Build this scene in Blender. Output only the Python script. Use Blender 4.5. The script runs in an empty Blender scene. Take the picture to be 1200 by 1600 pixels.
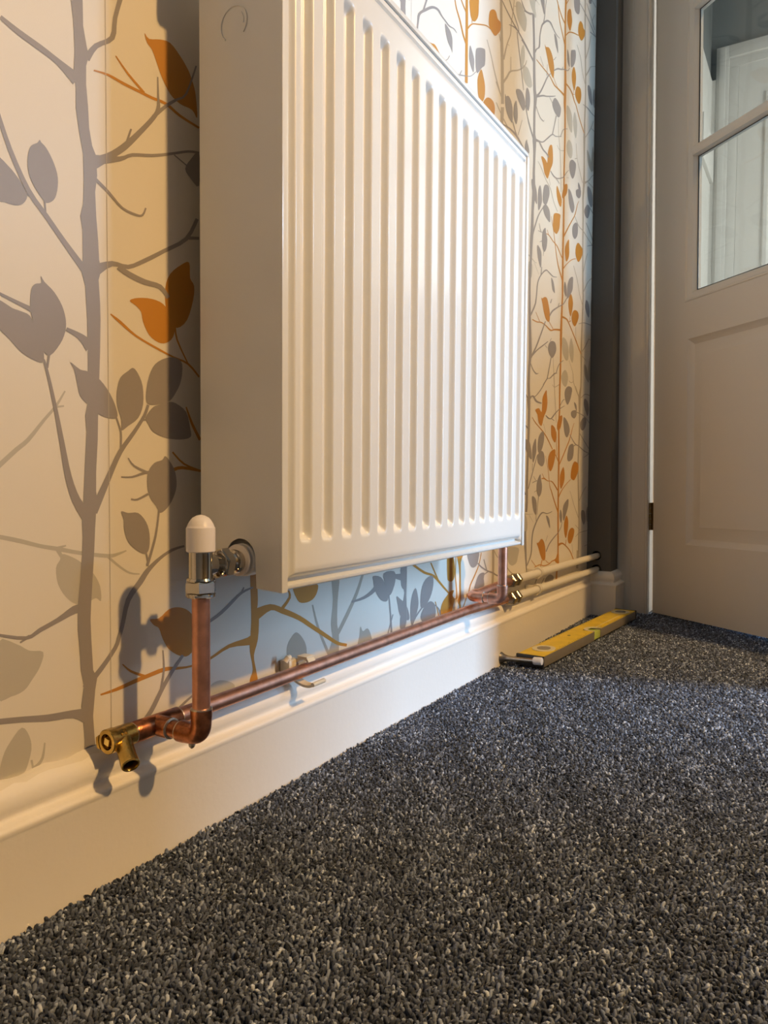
import bpy, bmesh, math, random
import numpy as np
from mathutils import Vector, Matrix

# ------------------------------------------------------------------ camera, light, exposure
S = bpy.context.scene
C = S.collection
S.view_settings.view_transform = 'Standard'
S.view_settings.look = 'None'
S.view_settings.gamma = 1
S.view_settings.use_curve_mapping = False
S.view_settings.exposure = 0.0

YAW, PITCH, ROLL = 0.5386, -0.0405, 0.0066
cam_d = bpy.data.cameras.new('camera')
cam = bpy.data.objects.new('camera', cam_d); C.objects.link(cam)
cam_d.sensor_fit = 'VERTICAL'; cam_d.sensor_height = 36.0; cam_d.lens = 1146.2 * 36.0 / 1600
cam_d.clip_start = 0.02
_F = Vector((-math.sin(YAW)*math.cos(PITCH), math.cos(YAW)*math.cos(PITCH), math.sin(PITCH)))
_R = Vector((math.cos(YAW), math.sin(YAW), 0)); _U = _R.cross(_F)
_R2 = _R*math.cos(ROLL) + _U*math.sin(ROLL); _U2 = _U*math.cos(ROLL) - _R*math.sin(ROLL)
cam.matrix_world = Matrix(((_R2.x, _U2.x, -_F.x, 0.5286), (_R2.y, _U2.y, -_F.y, -0.4977),
                           (_R2.z, _U2.z, -_F.z, 0.3401), (0, 0, 0, 1)))
S.camera = cam

W = bpy.data.worlds.new('world'); S.world = W; W.use_nodes = True
W.node_tree.nodes['Background'].inputs[0].default_value = (0.6, 0.75, 1.0, 1)
W.node_tree.nodes['Background'].inputs[1].default_value = 0.04

def area(name, loc, direction, sx, sy, power, color):
    d = bpy.data.lights.new(name, 'AREA'); d.shape = 'RECTANGLE'; d.size = sx; d.size_y = sy
    d.energy = power; d.color = color
    o = bpy.data.objects.new(name, d); C.objects.link(o); o.location = loc
    o.rotation_euler = Vector(direction).to_track_quat('-Z', 'Y').to_euler()
    return o
def bulb(name, loc, power, color, r):
    d = bpy.data.lights.new(name, 'POINT'); d.energy = power; d.color = color; d.shadow_soft_size = r
    o = bpy.data.objects.new(name, d); C.objects.link(o); o.location = loc
    return o
LAMP = (2.50, 0.17, 2.42)
WIN_Y = 1.72
bulb('ceiling_bulb', LAMP, 296, (1.0, 0.60, 0.225), 0.05)
area('window_daylight', (3.0, WIN_Y, 1.05), (-1, -0.36, -0.02), 0.32, 1.7, 142, (0.44, 0.70, 1.0))
area('far_room_fill', (1.12, 2.22, 1.25), (-1, -0.15, 0), 0.5, 1.7, 24, (0.95, 0.97, 0.95))  # added light at a blank wall, brightens the door gap and far room

# ------------------------------------------------------------------ helpers
def mat(name, col, rough=0.5, metal=0.0, spec=0.5, bump=0.0, bscale=50.0, var=0.0, vscale=8.0, coat=0.0):
    m = bpy.data.materials.new(name); m.use_nodes = True
    nt = m.node_tree; b = nt.nodes['Principled BSDF']
    b.inputs['Base Color'].default_value = (*col, 1); b.inputs['Roughness'].default_value = rough
    b.inputs['Metallic'].default_value = metal; b.inputs['Specular IOR Level'].default_value = spec
    b.inputs['Coat Weight'].default_value = coat; b.inputs['Coat Roughness'].default_value = 0.16
    tc = nt.nodes.new('ShaderNodeTexCoord')
    if bump:
        n = nt.nodes.new('ShaderNodeTexNoise'); n.inputs['Scale'].default_value = bscale; n.inputs['Detail'].default_value = 4
        nt.links.new(tc.outputs['Object'], n.inputs['Vector'])
        bp = nt.nodes.new('ShaderNodeBump'); bp.inputs['Strength'].default_value = bump; bp.inputs['Distance'].default_value = 0.001
        nt.links.new(n.outputs['Fac'], bp.inputs['Height']); nt.links.new(bp.outputs['Normal'], b.inputs['Normal'])
    if var:
        n2 = nt.nodes.new('ShaderNodeTexNoise'); n2.inputs['Scale'].default_value = vscale; n2.inputs['Detail'].default_value = 5
        nt.links.new(tc.outputs['Object'], n2.inputs['Vector'])
        r = nt.nodes.new('ShaderNodeValToRGB'); r.color_ramp.elements[0].position = 0.35; r.color_ramp.elements[1].position = 0.65
        r.color_ramp.elements[0].color = (*[max(0, c*(1-var)) for c in col], 1)
        r.color_ramp.elements[1].color = (*[min(1, c*(1+var*0.5)) for c in col], 1)
        nt.links.new(n2.outputs['Fac'], r.inputs['Fac']); nt.links.new(r.outputs['Color'], b.inputs['Base Color'])
    return m

M = dict(
    paper=mat('wallpaper_cream', (0.75, 0.71, 0.635), 0.42, bump=0.05, bscale=900),
    grey=mat('wallpaper_grey_ink', (0.30, 0.275, 0.265), 0.40),
    orange=mat('wallpaper_orange_ink', (0.52, 0.235, 0.035), 0.40),
    light=mat('wallpaper_pale_ink', (0.50, 0.475, 0.41), 0.40),
    taupe=mat('wallpaper_taupe_ink', (0.42, 0.375, 0.31), 0.40),
    seam=mat('wallpaper_seam', (0.50, 0.46, 0.40), 0.6),
    rad=mat('radiator_white_enamel', (0.78, 0.78, 0.76), 0.30, coat=0.4),
    fin=mat('radiator_fin', (0.6, 0.6, 0.58), 0.5),
    skirt=mat('skirting_white_gloss', (0.85, 0.82, 0.78), 0.38, bump=0.25, bscale=120),
    caulk=mat('skirting_caulk', (0.76, 0.72, 0.65), 0.7, bump=0.6, bscale=90),
    door=mat('door_white_paint', (0.66, 0.62, 0.56), 0.45, bump=0.15, bscale=150),
    greyp=mat('wall_dark_grey_paint', (0.115, 0.112, 0.108), 0.75, bump=0.1, bscale=200),
    farp=mat('far_grey_paint', (0.20, 0.215, 0.215), 0.8),
    white=mat('room_white_paint', (0.72, 0.70, 0.66), 0.8),
    roomw=mat('room_stone_paint', (0.105, 0.085, 0.058), 0.85),
    ceil=mat('ceiling_paint', (0.36, 0.32, 0.26), 0.9),
    copper=mat('copper_pipe', (0.74, 0.38, 0.27), 0.40, metal=1, var=0.22, vscale=60, bump=0.08, bscale=60),
    copperd=mat('copper_fitting_tarnished', (0.52, 0.21, 0.11), 0.3, metal=1, var=0.45, vscale=120, bump=0.2, bscale=150),
    solder=mat('solder', (0.66, 0.60, 0.54), 0.35, metal=1, bump=0.8, bscale=400),
    chrome=mat('chrome', (0.50, 0.47, 0.42), 0.10, metal=1),
    nickel=mat('plated_brass', (0.36, 0.31, 0.22), 0.30, metal=1),
    brass=mat('brass', (0.62, 0.43, 0.13), 0.27, metal=1, var=0.25, vscale=120, bump=0.3, bscale=300),
    brassb=mat('brass_bright', (0.95, 0.75, 0.28), 0.3, metal=1, bump=0.5, bscale=500),
    hole=mat('hole_shade', (0.004, 0.004, 0.004), 0.9),  # near-black colour stands in for the shade inside holes
    plastic=mat('white_plastic_cap', (0.78, 0.74, 0.74), 0.38),
    clip=mat('ivory_plastic_clip', (0.72, 0.66, 0.54), 0.35),
    ppipe=mat('cream_painted_pipe', (0.80, 0.76, 0.66), 0.32, bump=0.15, bscale=200),
    yellow=mat('level_yellow_face', (0.78, 0.56, 0.035), 0.4, var=0.10, vscale=40),
    alu=mat('level_aluminium', (0.36, 0.33, 0.27), 0.45, metal=0.6, bump=0.2, bscale=200),
    black=mat('black_plastic', (0.012, 0.012, 0.013), 0.35),
    bezel=mat('level_bezel', (0.70, 0.64, 0.45), 0.4),
    vial=mat('level_vial_fluid', (0.55, 0.66, 0.12), 0.15, spec=0.8),
    vialg=mat('level_vial_grey', (0.22, 0.20, 0.15), 0.2, spec=0.8),
    ink=mat('level_ink', (0.05, 0.04, 0.02), 0.5),
    steel=mat('brushed_nickel', (0.42, 0.37, 0.30), 0.28, metal=1),
    rubber=mat('white_rubber', (0.72, 0.72, 0.74), 0.5),
    hinge=mat('aged_brass', (0.20, 0.13, 0.05), 0.4, metal=0.8),
    wood=mat('dark_oak', (0.10, 0.065, 0.035), 0.5, var=0.2, vscale=5),
)
def glass_mat():
    m = bpy.data.materials.new('window_glass'); m.use_nodes = True; nt = m.node_tree
    for n in list(nt.nodes): nt.nodes.remove(n)
    o = nt.nodes.new('ShaderNodeOutputMaterial'); t = nt.nodes.new('ShaderNodeBsdfTransparent')
    g = nt.nodes.new('ShaderNodeBsdfGlossy'); g.inputs['Roughness'].default_value = 0.02
    lw = nt.nodes.new('ShaderNodeLayerWeight'); lw.inputs['Blend'].default_value = 0.5; mx = nt.nodes.new('ShaderNodeMixShader')
    pw = nt.nodes.new('ShaderNodeMath'); pw.operation = 'POWER'; pw.inputs[1].default_value = 5.0; nt.links.new(lw.outputs['Facing'], pw.inputs[0])
    f = nt.nodes.new('ShaderNodeMath'); f.operation = 'MULTIPLY_ADD'; f.inputs[1].default_value = 0.95; f.inputs[2].default_value = 0.04
    nt.links.new(pw.outputs[0], f.inputs[0])
    t.inputs[0].default_value = (0.73, 0.745, 0.73, 1)
    nt.links.new(f.outputs[0], mx.inputs[0]); nt.links.new(t.outputs[0], mx.inputs[1]); nt.links.new(g.outputs[0], mx.inputs[2])
    nt.links.new(mx.outputs[0], o.inputs[0]); return m
M['glass'] = glass_mat()

def new_bm(): return bmesh.new()
def link(name, bm, mats, parent=None, smooth=True, angle=35):
    """one mesh object out of a bmesh; mats is one material or a list"""
    bmesh.ops.recalc_face_normals(bm, faces=bm.faces[:])
    me = bpy.data.meshes.new(name); bm.to_mesh(me); bm.free()
    for m in (mats if isinstance(mats, (list, tuple)) else [mats]): me.materials.append(m)
    o = bpy.data.objects.new(name, me); C.objects.link(o)
    if smooth:
        for p in me.polygons: p.use_smooth = True
        try: me.set_sharp_from_angle(angle=math.radians(angle))
        except Exception: pass
    if parent: o.parent = parent
    return o
def thing(name, label, cat, loc=(0, 0, 0), group=None):
    o = bpy.data.objects.new(name, None); C.objects.link(o); o.location = loc; o.empty_display_size = 0.02
    o['label'] = label; o['category'] = cat
    if group: o['group'] = group
    return o
def tag(o, label, cat, group=None):
    o['label'] = label; o['category'] = cat
    if group: o['group'] = group
    return o
def struct(name, bm, mats, **k):
    o = link(name, bm, mats, **k); o['kind'] = 'structure'; return o
def put(o, origin):
    """mesh verts were written in world space; give the part its thing's origin"""
    o.data.transform(Matrix.Translation(-Vector(origin))); return o

def box(bm, x0, x1, y0, y1, z0, z1, mi=0, bevel=0.0, mtx=None):
    vs = [bm.verts.new((x, y, z)) for x in (x0, x1) for y in (y0, y1) for z in (z0, z1)]
    fs = [bm.faces.new([vs[i] for i in f]) for f in ((0, 1, 3, 2), (4, 6, 7, 5), (0, 4, 5, 1), (2, 3, 7, 6), (0, 2, 6, 4), (1, 5, 7, 3))]
    for f in fs: f.material_index = mi
    geom = vs
    if bevel:
        es = list({e for f in fs for e in f.edges})
        r = bmesh.ops.bevel(bm, geom=es, offset=bevel, segments=2, profile=0.6, affect='EDGES')
        geom = list({v for f in r['faces'] for v in f.verts} | {v for v in vs if v.is_valid})
        for f in r['faces']: f.material_index = mi
    if mtx is not None: bmesh.ops.transform(bm, matrix=mtx, verts=[v for v in geom if v.is_valid])
    return geom
def frame_of(axis):
    a = Vector(axis).normalized()
    u = Vector((0, 0, 1)) if abs(a.z) < 0.9 else Vector((1, 0, 0))
    u = (u - a*u.dot(a)).normalized(); return a, u, a.cross(u)
def lathe(bm, prof, origin, axis, seg=32, mi=0, caps=True, phase=0.0):
    """prof: list of (radius, distance along axis)"""
    a, u, v = frame_of(axis); o = Vector(origin); rings = []
    for r, h in prof:
        rings.append([bm.verts.new(o + a*h + (u*math.cos(t) + v*math.sin(t))*max(r, 1e-5)) for t in
                      [phase + 2*math.pi*i/seg for i in range(seg)]])
    for A, B in zip(rings, rings[1:]):
        for i in range(seg):
            f = bm.faces.new((A[i], A[(i+1) % seg], B[(i+1) % seg], B[i])); f.material_index = mi
    if caps:
        bm.faces.new(rings[0]).material_index = mi; bm.faces.new(rings[-1][::-1]).material_index = mi
def tube(bm, path, r, seg=24, mi=0, caps=True):
    """sweep a circle (r number or list) along a polyline"""
    P = [Vector(p) for p in path]; n = len(P); R = r if isinstance(r, (list, tuple)) else [r]*n
    a, u, v = frame_of(P[1]-P[0]); rings = []
    for i in range(n):
        t = (P[min(i+1, n-1)] - P[max(i-1, 0)]).normalized()
        u = (u - t*u.dot(t)).normalized(); v = t.cross(u)
        rings.append([bm.verts.new(P[i] + (u*math.cos(2*math.pi*k/seg) + v*math.sin(2*math.pi*k/seg))*R[i]) for k in range(seg)])
    for A, B in zip(rings, rings[1:]):
        for i in range(seg):
            bm.faces.new((A[i], A[(i+1) % seg], B[(i+1) % seg], B[i])).material_index = mi
    if caps:
        bm.faces.new(rings[0]).material_index = mi; bm.faces.new(rings[-1][::-1]).material_index = mi
def arc(p0, corner, p1, n=10):
    """smooth bend from p0 to p1 around a corner"""
    a, b, c = Vector(p0), Vector(corner), Vector(p1)
    return [((1-t)**2*a + 2*t*(1-t)*b*1.0 + t*t*c) for t in [i/n for i in range(n+1)]]
def hexnut(bm, origin, axis, af, length, mi=0, phase=0.3):
    r = af/2/math.cos(math.pi/6)
    lathe(bm, [(r*0.90, 0), (r, length*0.12), (r, length*0.88), (r*0.90, length)], origin, axis, seg=6, mi=mi, phase=phase)
def prism(bm, pts2, f, depth_vec, mi=0):
    """extrude a closed outline; f maps (a,b) to a point"""
    A = [bm.verts.new(f(*p)) for p in pts2]; B = [bm.verts.new(Vector(f(*p)) + Vector(depth_vec)) for p in pts2]
    n = len(A)
    bm.faces.new(A).material_index = mi; bm.faces.new(B[::-1]).material_index = mi
    for i in range(n): bm.faces.new((A[i], B[i], B[(i+1) % n], A[(i+1) % n])).material_index = mi

# outlines of the printed leaves and branches on the wallpaper, in 0.1 mm along and up the wall
PATTERN = """
GP -1093,7281 -1068,7107 -1058,6876 -1067,6722 -1050,6579 -1052,6420 -1023,6241 -987,6078 -984,5870 -992,5673 -1021,5566 -1000,5459 -1001,5215 -1017,5130 -980,5008 -964,4733 -961,4486 -962,4071 -993,3936 -981,3804 -997,3570 -1013,3320 -1020,3212 -1032,3054 -1029,2920 -1035,2787 -1056,2572 -1082,2358 -1084,2157 -1069,1987 -1060,1816 -1032,1674 -1059,1511 -1040,1353 -1030,1214 -1035,1121 -956,1071 -916,1092 -931,1218 -943,1395 -920,1613 -899,1712 -938,1790 -953,2049 -959,2221 -952,2356 -929,2643 -917,2795 -905,2998 -894,3133 -877,3235 -892,3303 -890,3472 -871,3743 -865,3963 -851,4251 -839,4505 -832,4758 -835,4891 -848,5089 -821,5179 -841,5257 -849,5421 -866,5614 -874,5809 -853,5948 -861,6110 -899,6177 -927,6312 -935,6471 -952,6656 -950,6802 -924,6895 -944,6965 -975,7109 -978,7346
GB -1694,6786 -1558,6744 -1379,6714 -1226,6683 -1075,6597 / -1674,6819 -1530,6791 -1348,6766 -1191,6735 -997,6702
GB -619,7551 -679,7334 -713,7160 -868,7021 -979,6863 / -566,7569 -634,7350 -666,7158 -834,7002 -919,6853
GB -1725,6082 -1637,5855 -1497,5606 -1347,5455 -1192,5296 -1005,5109 / -1696,6103 -1604,5879 -1462,5635 -1312,5487 -1153,5331 -952,5154
GB -885,5982 -722,6124 -549,6280 -375,6486 -226,6674 -166,6789 -177,6905 -185,7070 / -936,6069 -759,6169 -596,6310 -419,6502 -270,6682 -212,6778 -200,6894 -199,7064
GB -233,6680 -81,6844 37,6953 166,7071 296,7396 / -263,6695 -107,6859 20,6967 144,7071 276,7391
GB -539,6331 -486,6481 / -563,6328 -506,6478
GB -860,6036 -613,6158 -485,6245 -262,6325 -47,6423 178,6532 319,6573 / -863,6117 -620,6196 -489,6274 -263,6353 -50,6447 177,6554 324,6597
GB -4,6438 159,6397 / 5,6450 169,6409
GB -894,5908 -754,5842 -607,5755 -452,5741 -369,5767 -331,5848 / -871,5935 -733,5865 -591,5776 -443,5764 -384,5779 -348,5848
GB -850,5125 -706,5239 -538,5256 -352,5357 -116,5511 165,5703 313,5943 / -893,5207 -711,5282 -541,5293 -372,5388 -139,5538 129,5720 271,5946
GB 172,5713 317,5752 / 173,5744 318,5780
GB -662,5226 -555,5189 -376,5160 -194,5162 -102,5089 / -630,5270 -525,5239 -351,5212 -162,5206 -62,5120
GB -1735,4774 -1596,4735 -1485,4701 -1422,4672 / -1725,4795 -1583,4762 -1466,4737 -1395,4716
GP -1731,5767 -1638,5743 -1560,5682 -1504,5612 -1488,5565 -1522,5504 -1587,5470 -1674,5467 -1735,5476
GB -1501,5577 -1428,5557 -1345,5477 / -1492,5592 -1416,5571 -1331,5490
GP -1377,6037 -1365,6023 -1322,5997 -1268,5925 -1228,5831 -1224,5738 -1249,5636 -1302,5582 -1345,5581 -1412,5643 -1461,5717 -1482,5800 -1475,5893 -1450,5963 -1399,6005
GB -1350,5587 -1340,5475 / -1333,5594 -1326,5480
GP -1382,4993 -1350,4954 -1267,4895 -1197,4800 -1165,4694 -1172,4597 -1219,4493 -1309,4387 -1369,4414 -1411,4508 -1452,4624 -1475,4727 -1465,4866 -1431,4920 -1380,4940
OP -340,7380 -289,7355 -161,7414 -42,7444 81,7387 182,7306 246,7206 279,7108 297,6908 231,6955 78,6945 -45,6982 -140,7082 -198,7179 -255,7275 -312,7308
OB -879,6794 -739,6820 -575,6819 -401,6829 -265,6837 -103,6855 69,6821 315,6812 / -874,6808 -728,6842 -561,6846 -387,6857 -252,6865 -85,6884 86,6847 330,6834
OB -659,7022 -533,6928 -360,6843 / -649,7032 -516,6947 -339,6866
OP 81,5450 184,5499 196,5355 248,5291 235,5154 155,4947 27,4847 -71,4903 -112,5006 -116,5189 -56,5332
OP -525,4986 -432,5029 -273,5054 -143,5036 -59,4961 3,4880 -23,4754 -109,4684 -205,4674 -310,4723 -378,4827 -400,4912 -455,4953
OB -734,4824 -640,4768 -464,4680 -212,4604 -29,4560 158,4520 302,4416 / -726,4833 -620,4790 -451,4697 -200,4622 -20,4575 174,4537 319,4428
OB -7,4868 17,4731 159,4525 / 12,4874 36,4739 173,4532
GP 321,6585 203,6474 138,6366 202,6304 320,6269
GP -1747,4730 -1622,4696 -1558,4687 -1476,4665 -1427,4567 -1374,4452 -1365,4337 -1422,4324 -1546,4371 -1642,4454 -1749,4553
GB -1328,4398 -1347,4286 / -1307,4399 -1326,4286
GB -1378,4347 -1365,4310 -1326,4159 -1279,3942 -1234,3688 -1189,3428 -1124,3223 -1022,3059 / -1362,4356 -1342,4319 -1298,4167 -1244,3951 -1187,3698 -1128,3442 -1049,3253 -924,3111
GB -1170,4608 -1083,4578 -1022,4535 -977,4475 / -1155,4637 -1057,4619 -967,4591 -898,4537
GP -1129,4363 -1036,4314 -959,4307 -841,4252 -741,4145 -679,4030 -670,3948 -753,3935 -865,3963 -962,4030 -1039,4097 -1066,4192 -1093,4303
GB -688,3950 -643,3824 -645,3685 / -672,3955 -622,3827 -623,3686
GP -493,4401 -438,4355 -389,4254 -384,4093 -441,3962 -553,3883 -624,3840 -627,3930 -669,4049 -672,4169 -635,4295 -548,4367
GB -884,3117 -800,3290 -732,3430 -619,3641 -469,3826 -357,3980 -312,4086 / -963,3150 -863,3314 -785,3449 -663,3660 -505,3843 -390,3991 -342,4092
GB -385,3940 -339,3945 / -385,3958 -339,3960
GP -110,4545 13,4563 88,4518 75,4364 11,4243 -89,4139 -280,4093 -345,4114 -349,4204 -313,4353 -242,4471
GP -77,4140 10,4134 137,4065 188,3915 193,3828 58,3796 -116,3802 -271,3848 -328,3917 -362,3969 -281,4066 -210,4100
GP -129,3633 -68,3579 -7,3486 10,3353 -33,3239 -108,3146 -193,3102 -241,3168 -310,3243 -344,3353 -332,3481 -261,3564 -166,3595
GB -560,3598 -497,3524 -339,3460 / -550,3604 -483,3539 -325,3483
GB -632,3425 -511,3425 -374,3459 -307,3463 / -632,3439 -515,3442 -382,3483 -310,3492
GB -527,3230 -456,3222 -327,3270 / -525,3244 -462,3240 -340,3290
OB -45,3668 101,3556 329,3493 / -31,3679 115,3572 337,3508
OB -26,3488 82,3514 330,3489 / -37,3520 83,3544 336,3512
OB 130,4111 200,3950 304,3799 / 145,4116 230,3961 338,3813
GP -635,3130 -560,3114 -449,3110 -359,3025 -320,2913 -326,2785 -373,2734 -474,2778 -562,2856 -605,2965 -608,3053
GB -217,3150 -242,2984 -281,2840 -366,2627 / -193,3147 -218,2980 -253,2833 -335,2617
GB -370,2741 -350,2656 / -352,2743 -327,2658
GB -658,1991 -613,2108 -543,2327 -405,2467 -318,2568 -184,2669 -41,2733 108,2763 / -699,2008 -655,2124 -591,2350 -458,2501 -360,2600 -209,2694 -57,2758 100,2782
GB -692,2025 -729,1947 -887,1791 -1041,1676 / -652,2006 -693,1922 -849,1757 -997,1632
LP -1222,2802 -1130,2770 -1036,2712 -929,2617 -860,2498 -852,2368 -902,2400 -981,2377 -1097,2376 -1190,2447 -1261,2562 -1278,2693 -1241,2755
LB -1762,2960 -1587,2915 -1420,2866 -1261,2828 -1057,2781 -777,2732 -667,2746 -578,2775 / -1754,2992 -1579,2948 -1412,2896 -1254,2863 -1051,2813 -775,2766 -675,2770 -583,2786
LB -785,2732 -658,2634 -547,2569 -436,2552 / -767,2749 -643,2649 -539,2585 -435,2562
LB -1264,2843 -1183,2861 / -1270,2865 -1186,2874
LB -1277,2830 -1234,2766 / -1238,2845 -1211,2774
LB -1737,3485 -1593,3615 -1493,3699 -1357,3867 -1251,3988 -1172,4120 / -1763,3513 -1618,3642 -1519,3721 -1379,3881 -1271,4000 -1184,4125
LB -1260,3977 -1188,3994 / -1262,3995 -1190,4007
GB -1771,2226 -1543,2159 -1416,2198 -1254,2251 -1101,2297 -1012,2289 / -1768,2247 -1546,2187 -1434,2232 -1276,2288 -1132,2362 -1030,2375
GB -1591,2140 -1509,2172 / -1598,2152 -1524,2195
LP -1775,2179 -1627,2142 -1518,2069 -1400,2035 -1429,1923 -1499,1833 -1567,1765 -1676,1744 -1782,1766
GB -1783,1557 -1591,1522 -1362,1466 -1144,1432 -1016,1347 / -1786,1603 -1594,1568 -1368,1524 -1147,1500 -995,1477
LP -1589,1481 -1528,1396 -1511,1285 -1553,1150 -1587,1119 -1686,1111 -1781,1124 -1747,1297 -1682,1400
LB -1504,1124 -1453,1129 -1405,1183 -1389,1299 / -1513,1146 -1472,1153 -1427,1197 -1402,1306
LB -1521,1201 -1508,1133 / -1503,1199 -1491,1130
OP -322,2127 -215,2120 -93,2186 33,2187 163,2130 269,1994 268,1795 160,1696 43,1714 -95,1805 -168,1914 -216,2026 -275,2064
OB -864,1551 -689,1551 -490,1573 -353,1587 -140,1604 6,1587 189,1572 440,1588 735,1659 1057,1628 1179,1645 / -869,1566 -702,1581 -507,1610 -370,1625 -152,1644 2,1615 182,1592 425,1613 713,1697 1015,1718 1088,1753
OB -637,1772 -548,1684 -390,1600 / -629,1778 -536,1700 -379,1622
OP 1062,2475 1068,2126 1075,1907 1061,1712 1052,1561 1100,1353 1051,1254 1061,1164 1183,1169 1150,1343 1117,1504 1183,1668 1200,1887 1167,1981 1183,2111 1150,2466
GB 1095,2261 898,2223 709,2123 534,2036 258,1948 / 1107,2244 921,2200 742,2095 562,2006 279,1921
GB 948,2274 895,2207 / 965,2266 924,2195
GB -429,1159 -295,1252 -175,1412 -53,1556 97,1701 / -461,1189 -339,1285 -218,1441 -91,1583 67,1723
GB -176,1811 -170,1630 -210,1451 / -162,1809 -146,1624 -182,1440
GB -493,1167 -472,1226 / -511,1176 -485,1233
GB -39,1157 116,1233 246,1293 412,1396 / -60,1179 94,1256 230,1308 395,1410
LP 375,1186 431,1294 488,1342 604,1347 753,1291 814,1234 753,1174 545,1163
OB 1194,1887 1405,1956 1592,1891 1904,1765 2189,1606 2495,1435 2717,1318 2935,1254 / 1113,2008 1390,2028 1629,1948 1948,1809 2238,1642 2540,1468 2746,1353 2949,1288
OB 1614,1922 1764,2047 1738,2141 / 1564,1951 1722,2062 1703,2142
OP 1810,2215 2260,2163 2285,2057 2187,1972 2019,1954 1888,2007
MP 2592,2216 2620,1908 2580,1608 2613,1419 2519,1254 2494,1137 2733,1134 2757,1455 2719,1586 2727,1893 2763,2198
MB 2764,1444 2986,1659 3210,1918 3352,2162 / 2696,1475 2914,1689 3144,1940 3295,2178
MB 2173,1907 2289,1592 2516,1217 / 2202,1908 2336,1593 2575,1219
GB 3058,1811 3374,1821 3641,1886 3702,1973 / 3043,1837 3340,1860 3566,1931 3630,1996
GP 4357,2204 4377,1884 4472,1765 4348,1390 4387,1170 4495,1223 4551,1431 4524,1722 4531,2188
GP 3588,2110 3794,2071 3927,1937 3996,1791 3963,1709 3798,1749 3635,1904 3589,2043
GP 3858,2115 4162,2118 4199,1975 4097,1812 4009,1796 3927,1937
GB 4122,2025 4398,1953 / 4135,2079 4423,2056
GB 3989,1825 4047,1506 4079,1171 / 4029,1822 4088,1502 4134,1163
GB 4123,1497 3957,1195 / 4150,1490 3983,1187
GP 4237,1742 4344,1693 4526,1578 4625,1419 4612,1338 4457,1373 4333,1464 4274,1614
GP 4823,1794 4903,1636 4906,1488 4756,1253 4680,1283 4661,1523 4711,1698
GP 5381,1926 5410,1762 5305,1583 5104,1459 4984,1495 5003,1735 5136,1888
GP 5104,1459 5306,1526 5475,1445 5504,1286 5396,1186 5109,1214 4987,1327
GB 4695,1187 4851,1343 5120,1489 / 4667,1197 4811,1360 5087,1505
MP 3271,1463 3331,1387 3453,1406 3547,1284 3549,1150 3214,1181 3242,1338
MP 1699,1359 1699,1500 1789,1596 1880,1623 1997,1530 2069,1401 2045,1231 1835,1260
OB 4681,2160 5075,1991 5399,1901 5747,1692 6120,1467 / 4724,2185 5113,2020 5448,1927 5799,1706 6162,1478
OB 5300,2132 5572,1816 / 5338,2136 5619,1820
GB 5462,1442 5625,1322 5676,1101 / 5488,1448 5674,1322 5720,1096
OP 5910,2206 6109,2190 6206,2006 6195,1818 6104,1754 5965,1776 5918,1848
OP 6185,1589 6125,1515 6204,1437 6175,1373 6055,1202 5844,1154 5667,1169 5678,1338 5764,1457 5925,1541 6046,1593
OP 6280,2203 6349,2006 6385,1839 6384,1633 6394,1481 6332,1379 6399,1287 6369,1181 6482,1178 6446,1336 6465,1471 6453,1694 6444,2039 6538,2182
OB 6227,2180 6222,1991 6214,1816 6257,1607 6262,1446 6173,1463 / 6259,2178 6254,1988 6252,1812 6301,1602 6305,1435 6173,1447
OB 5475,1495 5563,1327 5639,1172 / 5502,1494 5591,1326 5667,1171
GP 6720,2196 7189,2159 7192,2043 7124,1934 6985,1897 6863,1930 6758,2038
GP 7032,1484 7080,1622 7201,1739 7345,1767 7474,1747 7440,1654 7445,1492
OB 7301,2137 7196,1929 7001,1749 6832,1611 6774,1489 / 7330,2132 7231,1922 7047,1737 6878,1599 6807,1482
OB 6514,1185 6675,1358 6720,1465 / 6483,1194 6643,1366 6693,1471
GB 7139,1953 7324,1862 7589,1767 7860,1702 8041,1639 8313,1581 / 7179,1966 7360,1877 7619,1788 7889,1723 8067,1658 8327,1597
GB 7415,2008 7508,1867 7544,1804 / 7444,2009 7544,1867 7588,1804
GB 7629,1768 7443,1735 / 7656,1750 7469,1718
MB 7829,2169 7840,1837 7813,1464 / 7930,2161 7941,1827 7915,1450
LP 8572,2129 9213,2082 9175,1889 9088,1783 8867,1755 8691,1819 8622,1936
MB 8414,1855 8720,1651 9039,1522 / 8456,1861 8760,1660 9068,1531
MB 7902,2130 8067,1994 8338,1892 / 7937,2134 8098,2001 8363,1902
GP 4179,10214 4234,10157 4237,9974 4367,9972 4367,10176 4361,10315
GB 5008,10651 4941,10511 4890,10410 / 5059,10672 4988,10530 4940,10429
GB 4736,9992 4772,10167 4821,10304 4987,10440 5195,10593 5363,10661 5500,10643 5638,10639 5777,10631 5945,10681 6058,10678 / 4689,9970 4725,10145 4752,10285 4944,10454 5189,10631 5406,10706 5537,10674 5670,10666 5808,10662 5967,10703 6070,10687
GP 5643,10608 5747,10603 5840,10582 5901,10513 5910,10418 5906,10296 5858,10332 5752,10378 5681,10460 5645,10550
OP 5036,10026 5192,10078 5299,10111 5409,10079 5510,10022 5292,9916 5100,9935
GB 5628,10024 5743,10103 5822,10203 / 5616,10031 5727,10102 5806,10199
GB 5017,10034 5070,10004 / 5033,10044 5085,10014
OB 5964,11166 6024,11048 6144,10939 6218,10846 6295,10752 6406,10673 / 5996,11186 6061,11072 6191,10969 6270,10878 6347,10785 6468,10713
OB 6192,11291 6290,11232 6401,11183 / 6224,11313 6327,11258 6447,11216
OB 6387,11412 6399,10974 6397,10559 6398,10040 / 6483,11465 6495,11024 6498,10609 6510,10091
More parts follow.
